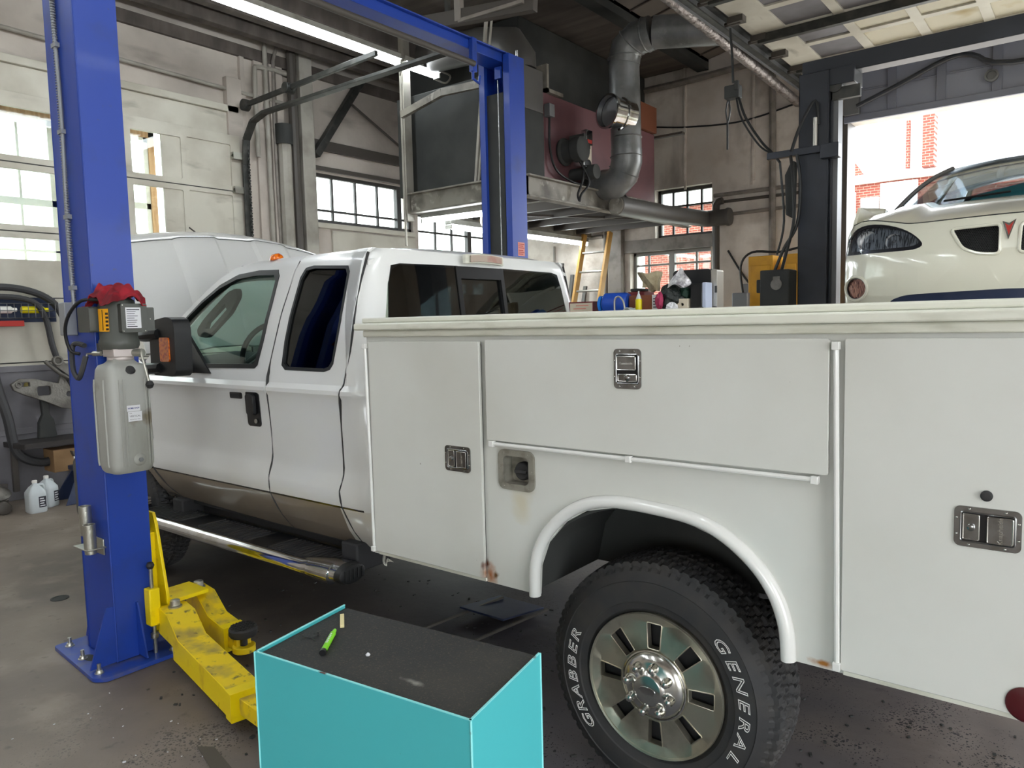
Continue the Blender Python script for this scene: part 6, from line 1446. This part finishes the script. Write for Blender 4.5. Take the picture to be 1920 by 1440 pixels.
b = B().plate([(-.80, 2.455), (.2, 2.44), (.2, 2.57), (-.455, 2.565), (-.745, 2.51)], [], lambda u, v, d: (u, 6.50 + (v - 2.45) * .5 + d, v), .008)
tag(b.build('cyan_reflection', 'cyan'), 'translucent cyan sheet behind the cream car windshield, standing in for a reflection on the glass', 'sheet')  # sheet put in for a cyan reflection on the windshield
B().slab(lambda u, v, d: (CX + lerp(-.78, .78, v), lerp(6.2, 6.75, u), 2.40 + .0 * u - d), 2, 6, .06).box(CX - .55, CX - .1, 7.5, 7.7, 1.9, 2.62).box(CX + .1, CX + .55, 7.5, 7.7, 1.9, 2.62).box(CX - .65, CX + .65, 8.4, 8.6, 1.9, 2.5).build('interior', 'interior', CAR, bevel=.03)
B().slab(lambda u, v, d: (CX + lerp(-.06, .06, u), 6.92 + d, 2.68 + .05 * v), 1, 1, .02).build('rear_view_mirror', 'blacksat', CAR)
B().tube([(CX - .5, 6.15, 2.44), (CX - .1, 6.12, 2.455)], .008, 6).build('wiper', 'blacksat', CAR)
for sg in (-1, 1):
    b = B().slab(lambda u, v, d, sg=sg: (CX + sg * (.93 + .20 * u), 6.42 + d - .05 * sin(pi * v), 2.375 + .115 * v ** .7 * (1 - .25 * (1 - u)) if 1 else 0), 6, 6, .12).beam((CX + sg * .86, 6.5, 2.38), (CX + sg * .96, 6.48, 2.42), .06, .05)
    b.build('door_mirror', 'carw', CAR, bevel=.015)
# seam between hood and bumper cover
B().tube([(CX + x, cfy(CX + x, z + .004) - .001, z + .003) for x, z in top[1:-1]], .004, 6, smooth=4).build('hood_gap', 'soot', CAR)

# ------------------------------------------------------------------ things on top of the truck's far side box
T0 = 1.684
tag(B().slot(0).lathe([(.05, 0), (.068, .015), (.068, .15), (.06, .17), (0, .17)], (-2.49, 4.12, T0 + .07), (1, .12, 0), 24).slot(1).lathe([(.052, 0), (.052, -.02), (.0, -.02)], (-2.495, 4.12, T0 + .07), (1, .12, 0), 20).build('blue_jug', ['bluep', 'ltblue'], ang=40), 'blue plastic jug lying on its side on the far rim of the truck bed', 'jug')
def lying(c, sz, name, m, label, cat, rz=0, mats=None, bevel=.004):
    return tag(B().obox((c[0], c[1], c[2] + sz[2] / 2), sz, rz=rz).build(name, m, bevel=bevel), label, cat)
t = thing('parts_box', 'flat printed parts box beside the rear window on the far rim', 'box', (-2.65, 4.2, T0))
B().obox((-2.65, 4.2, T0 + .045), (.19, .2, .09), rz=-.05).build('carton', 'redtin', t, bevel=.003)
b = B().obox((-2.65, 4.097, T0 + .045), (.175, .003, .072), rz=-.05).slot(1)
b.text('MOOG', .03, lambda x, y, z: (-2.68 + x, 4.094 - z, T0 + .05 + y)) if 0 else None
for k in range(3): b.obox((-2.68 + .02 * k, 4.094, T0 + .025 + k * .02), (.10, .002, .006), rz=-.05)
b.build('printed_label', ['cream', 'redlabel'], t)
lying((-2.47, 4.28, T0), (.16, .12, .035), 'red_tray', 'redink', 'thin red tray between the printed box and the blue jug', 'tray', 0)
t = thing('brown_carton', 'brown carton with white printed end behind the yellow bottle', 'box', (-2.19, 4.2, T0)); B().box(-2.31, -2.15, 4.12, 4.32, T0, T0 + .115).build('carton', 'orangebox', t, bevel=.003); b = B().box(-2.15, -2.105, 4.118, 4.32, T0, T0 + .115).slot(1)
for k in range(5): b.box(-2.142, -2.115, 4.1165, 4.118, T0 + .02 + k * .017, T0 + .026 + k * .017)
b.build('white_end', ['paper', 'ink'], t)
t = thing('yellow_bottle', 'yellow squeeze bottle with clear pointed cap on the far rim', 'bottle', (-2.215, 4.07, T0)); B().lathe([(.018, 0), (.02, .004), (.02, .085), (.016, .095)], (-2.215, 4.07, T0), (0, 0, 1), 16).build('bottle', 'yelp', t); B().lathe([(.018, .09), (.012, .108), (.005, .125), (.004, .14), (0, .14)], (-2.215, 4.07, T0), (0, 0, 1), 14).build('spout', 'clearp', t)
tag(B().box(-2.40, -2.28, 4.26, 4.40, T0, T0 + .145).slot(1).box(-2.38, -2.30, 4.26, 4.36, T0 + .145, T0 + .165).build('red_tin', ['redtin', 'soot'], bevel=.006), 'dark red box with black lid behind the blue jug', 'box')
def crumple(c, r, amp, sx=1, sy=1, sz=1, seed=1, cone=0):
    rnd = random.Random(seed); ph = [rnd.uniform(0, 6) for _ in range(8)]
    def f(u, v):
        th = 2 * pi * u; fi = pi * v
        k = 1 + amp * (sin(3 * th + ph[0]) * sin(2 * fi + ph[1]) + .6 * sin(7 * th + ph[2] + 3 * fi) + .4 * sin(11 * fi + ph[3] - 5 * th) * sin(fi))
        x, y, z = sin(fi) * cos(th), sin(fi) * sin(th), cos(fi)
        if cone: k *= (1 + cone * max(0, z) ** 6)
        return (c[0] + r * k * x * sx, c[1] + r * k * y * sy, c[2] + r * k * z * sz)
    return B().grid(f, 36, 22)
tag(crumple((-2.045, 4.17, T0 + .085), .085, .13, .9, .7, 1, 3).build('black_plastic_bag', 'blackbag', ang=25), 'bulging black plastic bag on the far rim beside the brown carton', 'bag')
tag(crumple((-1.975, 4.20, T0 + .115), .045, .1, .9, .7, .9, 9).build('green_pouch', 'greenbox', ang=25), 'dark green pouch on top of the black plastic bag', 'pouch')
b = B().slab(lambda u, v, d: (lerp(-2.27, -2.13, u) + .03 * (1 - v) * (1 - u), 4.16 + d + .02 * sin(5 * u + 3 * v), lerp(1.845, 1.938, v) - .03 * u * (1 - v) + .008 * sin(9 * u + 7 * v)), 12, 12, .035)
b.v = [(x + .004 * sin(60 * z + 30 * x), y, z + .003 * sin(70 * x)) for x, y, z in b.v]
tag(b.build('kraft_paper_sack', 'sack', ang=25), 'crumpled brown paper sack leaning on the black bag', 'sack')
b = B().grid(lambda u, v: (-1.975 + (.06 * (1 - v) ** .7 + .004) * cos(2 * pi * u) * (1 + .25 * sin(4 * pi * u + 5 * v)) + .012 * v, 4.13 + (.04 * (1 - v) + .004) * sin(2 * pi * u), 1.845 + .105 * v + .012 * sin(6 * pi * u) * (1 - v)), 28, 12)
tag(b.build('foil_bag', 'silver', ang=20), 'shiny crumpled foil bag standing up in front of the black case', 'foil bag')
tag(crumple((-2.09, 4.10, T0 + .075), .035, .12, .7, .7, 1.4, 5).build('magenta_rag', 'pink', ang=25), 'magenta rag hanging beside the white end of the brown carton', 'rag')
tag(crumple((-1.99, 4.06, T0 + .03), .032, .16, 1, 1, 1, 8).build('white_tissue', 'paper', ang=25), 'white crumpled tissue at the foot of the black plastic bag', 'tissue')
tag(B().plate(rr(-2.0, -1.93, T0, T0 + .085, .004), [[(-1.962 + .01 * cos(2 * pi * i / 12), T0 + .05 + .01 * sin(2 * pi * i / 12)) for i in range(12)]], lambda u, v, d: (u, 4.14 + d, v), .05).build('punched_box', 'cream', bevel=.002), 'cream cardboard box with a round finger hole beside the black case', 'box')
t = thing('tool_case', 'large black tool case with light grey edge standing upright on the far rim', 'case', (-1.93, 4.3, T0)); B().plate(rr(-2.08, -1.83, T0, 1.945, .025), [], lambda u, v, d: (u, 4.26 + d, v), .1).build('case_shell', 'blacksat', t, bevel=.006); B().plate(rr(-1.835, -1.795, T0, 1.940, .015), [], lambda u, v, d: (u, 4.26 + d, v), .1).build('grey_edge', 'alum', t, bevel=.004); B().box(-1.807, -1.795, 4.255, 4.262, 1.80, 1.84).build('latch', 'soot', t)
t = thing('small_black_case', 'smaller black case with pale blue edge in front of the large tool case', 'case', (-1.87, 4.2, T0)); B().box(-1.92, -1.845, 4.16, 4.25, T0, 1.855).build('case_shell', 'blacksat', t, bevel=.005); B().box(-1.845, -1.820, 4.16, 4.25, T0, 1.86).build('pale_edge', mat('pale_blue_edge', '#b9c3da', .4), t, bevel=.004)
b = B().slab(lambda u, v, d: (lerp(-2.34, -2.16, u), 4.02 + .05 * v, T0 + .05 * sin(pi * u) * (1 - .6 * u) + .008 * sin(20 * u + 9 * v) - d), 16, 8, .004)
tag(b.build('clear_wrapper', 'clearp', ang=30), 'crumpled clear plastic wrapper in front of the yellow bottle', 'wrapper')
tag(B().tube([(-2.36, 4.03, T0), (-2.36, 4.03, T0 + .09), (-2.33, 4.03, T0 + .11), (-2.30, 4.03, T0 + .08), (-2.29, 4.03, T0 + .03)], .006, 8, smooth=5).build('bent_pull_rod', 'alum'), 'thin bent metal rod standing beside the blue jug', 'rod')
for k, x in enumerate((-1.78, -1.70)): tag(B().lathe([(.02, 0), (.022, .01), (.012, .03), (0, .032)], (x, 4.0, T0), (0, 0, 1), 12).build('rubber_plug', 'rubber'), ('left' if k == 0 else 'right') + ' of two small black rubber plugs right of the black cases', 'plug')
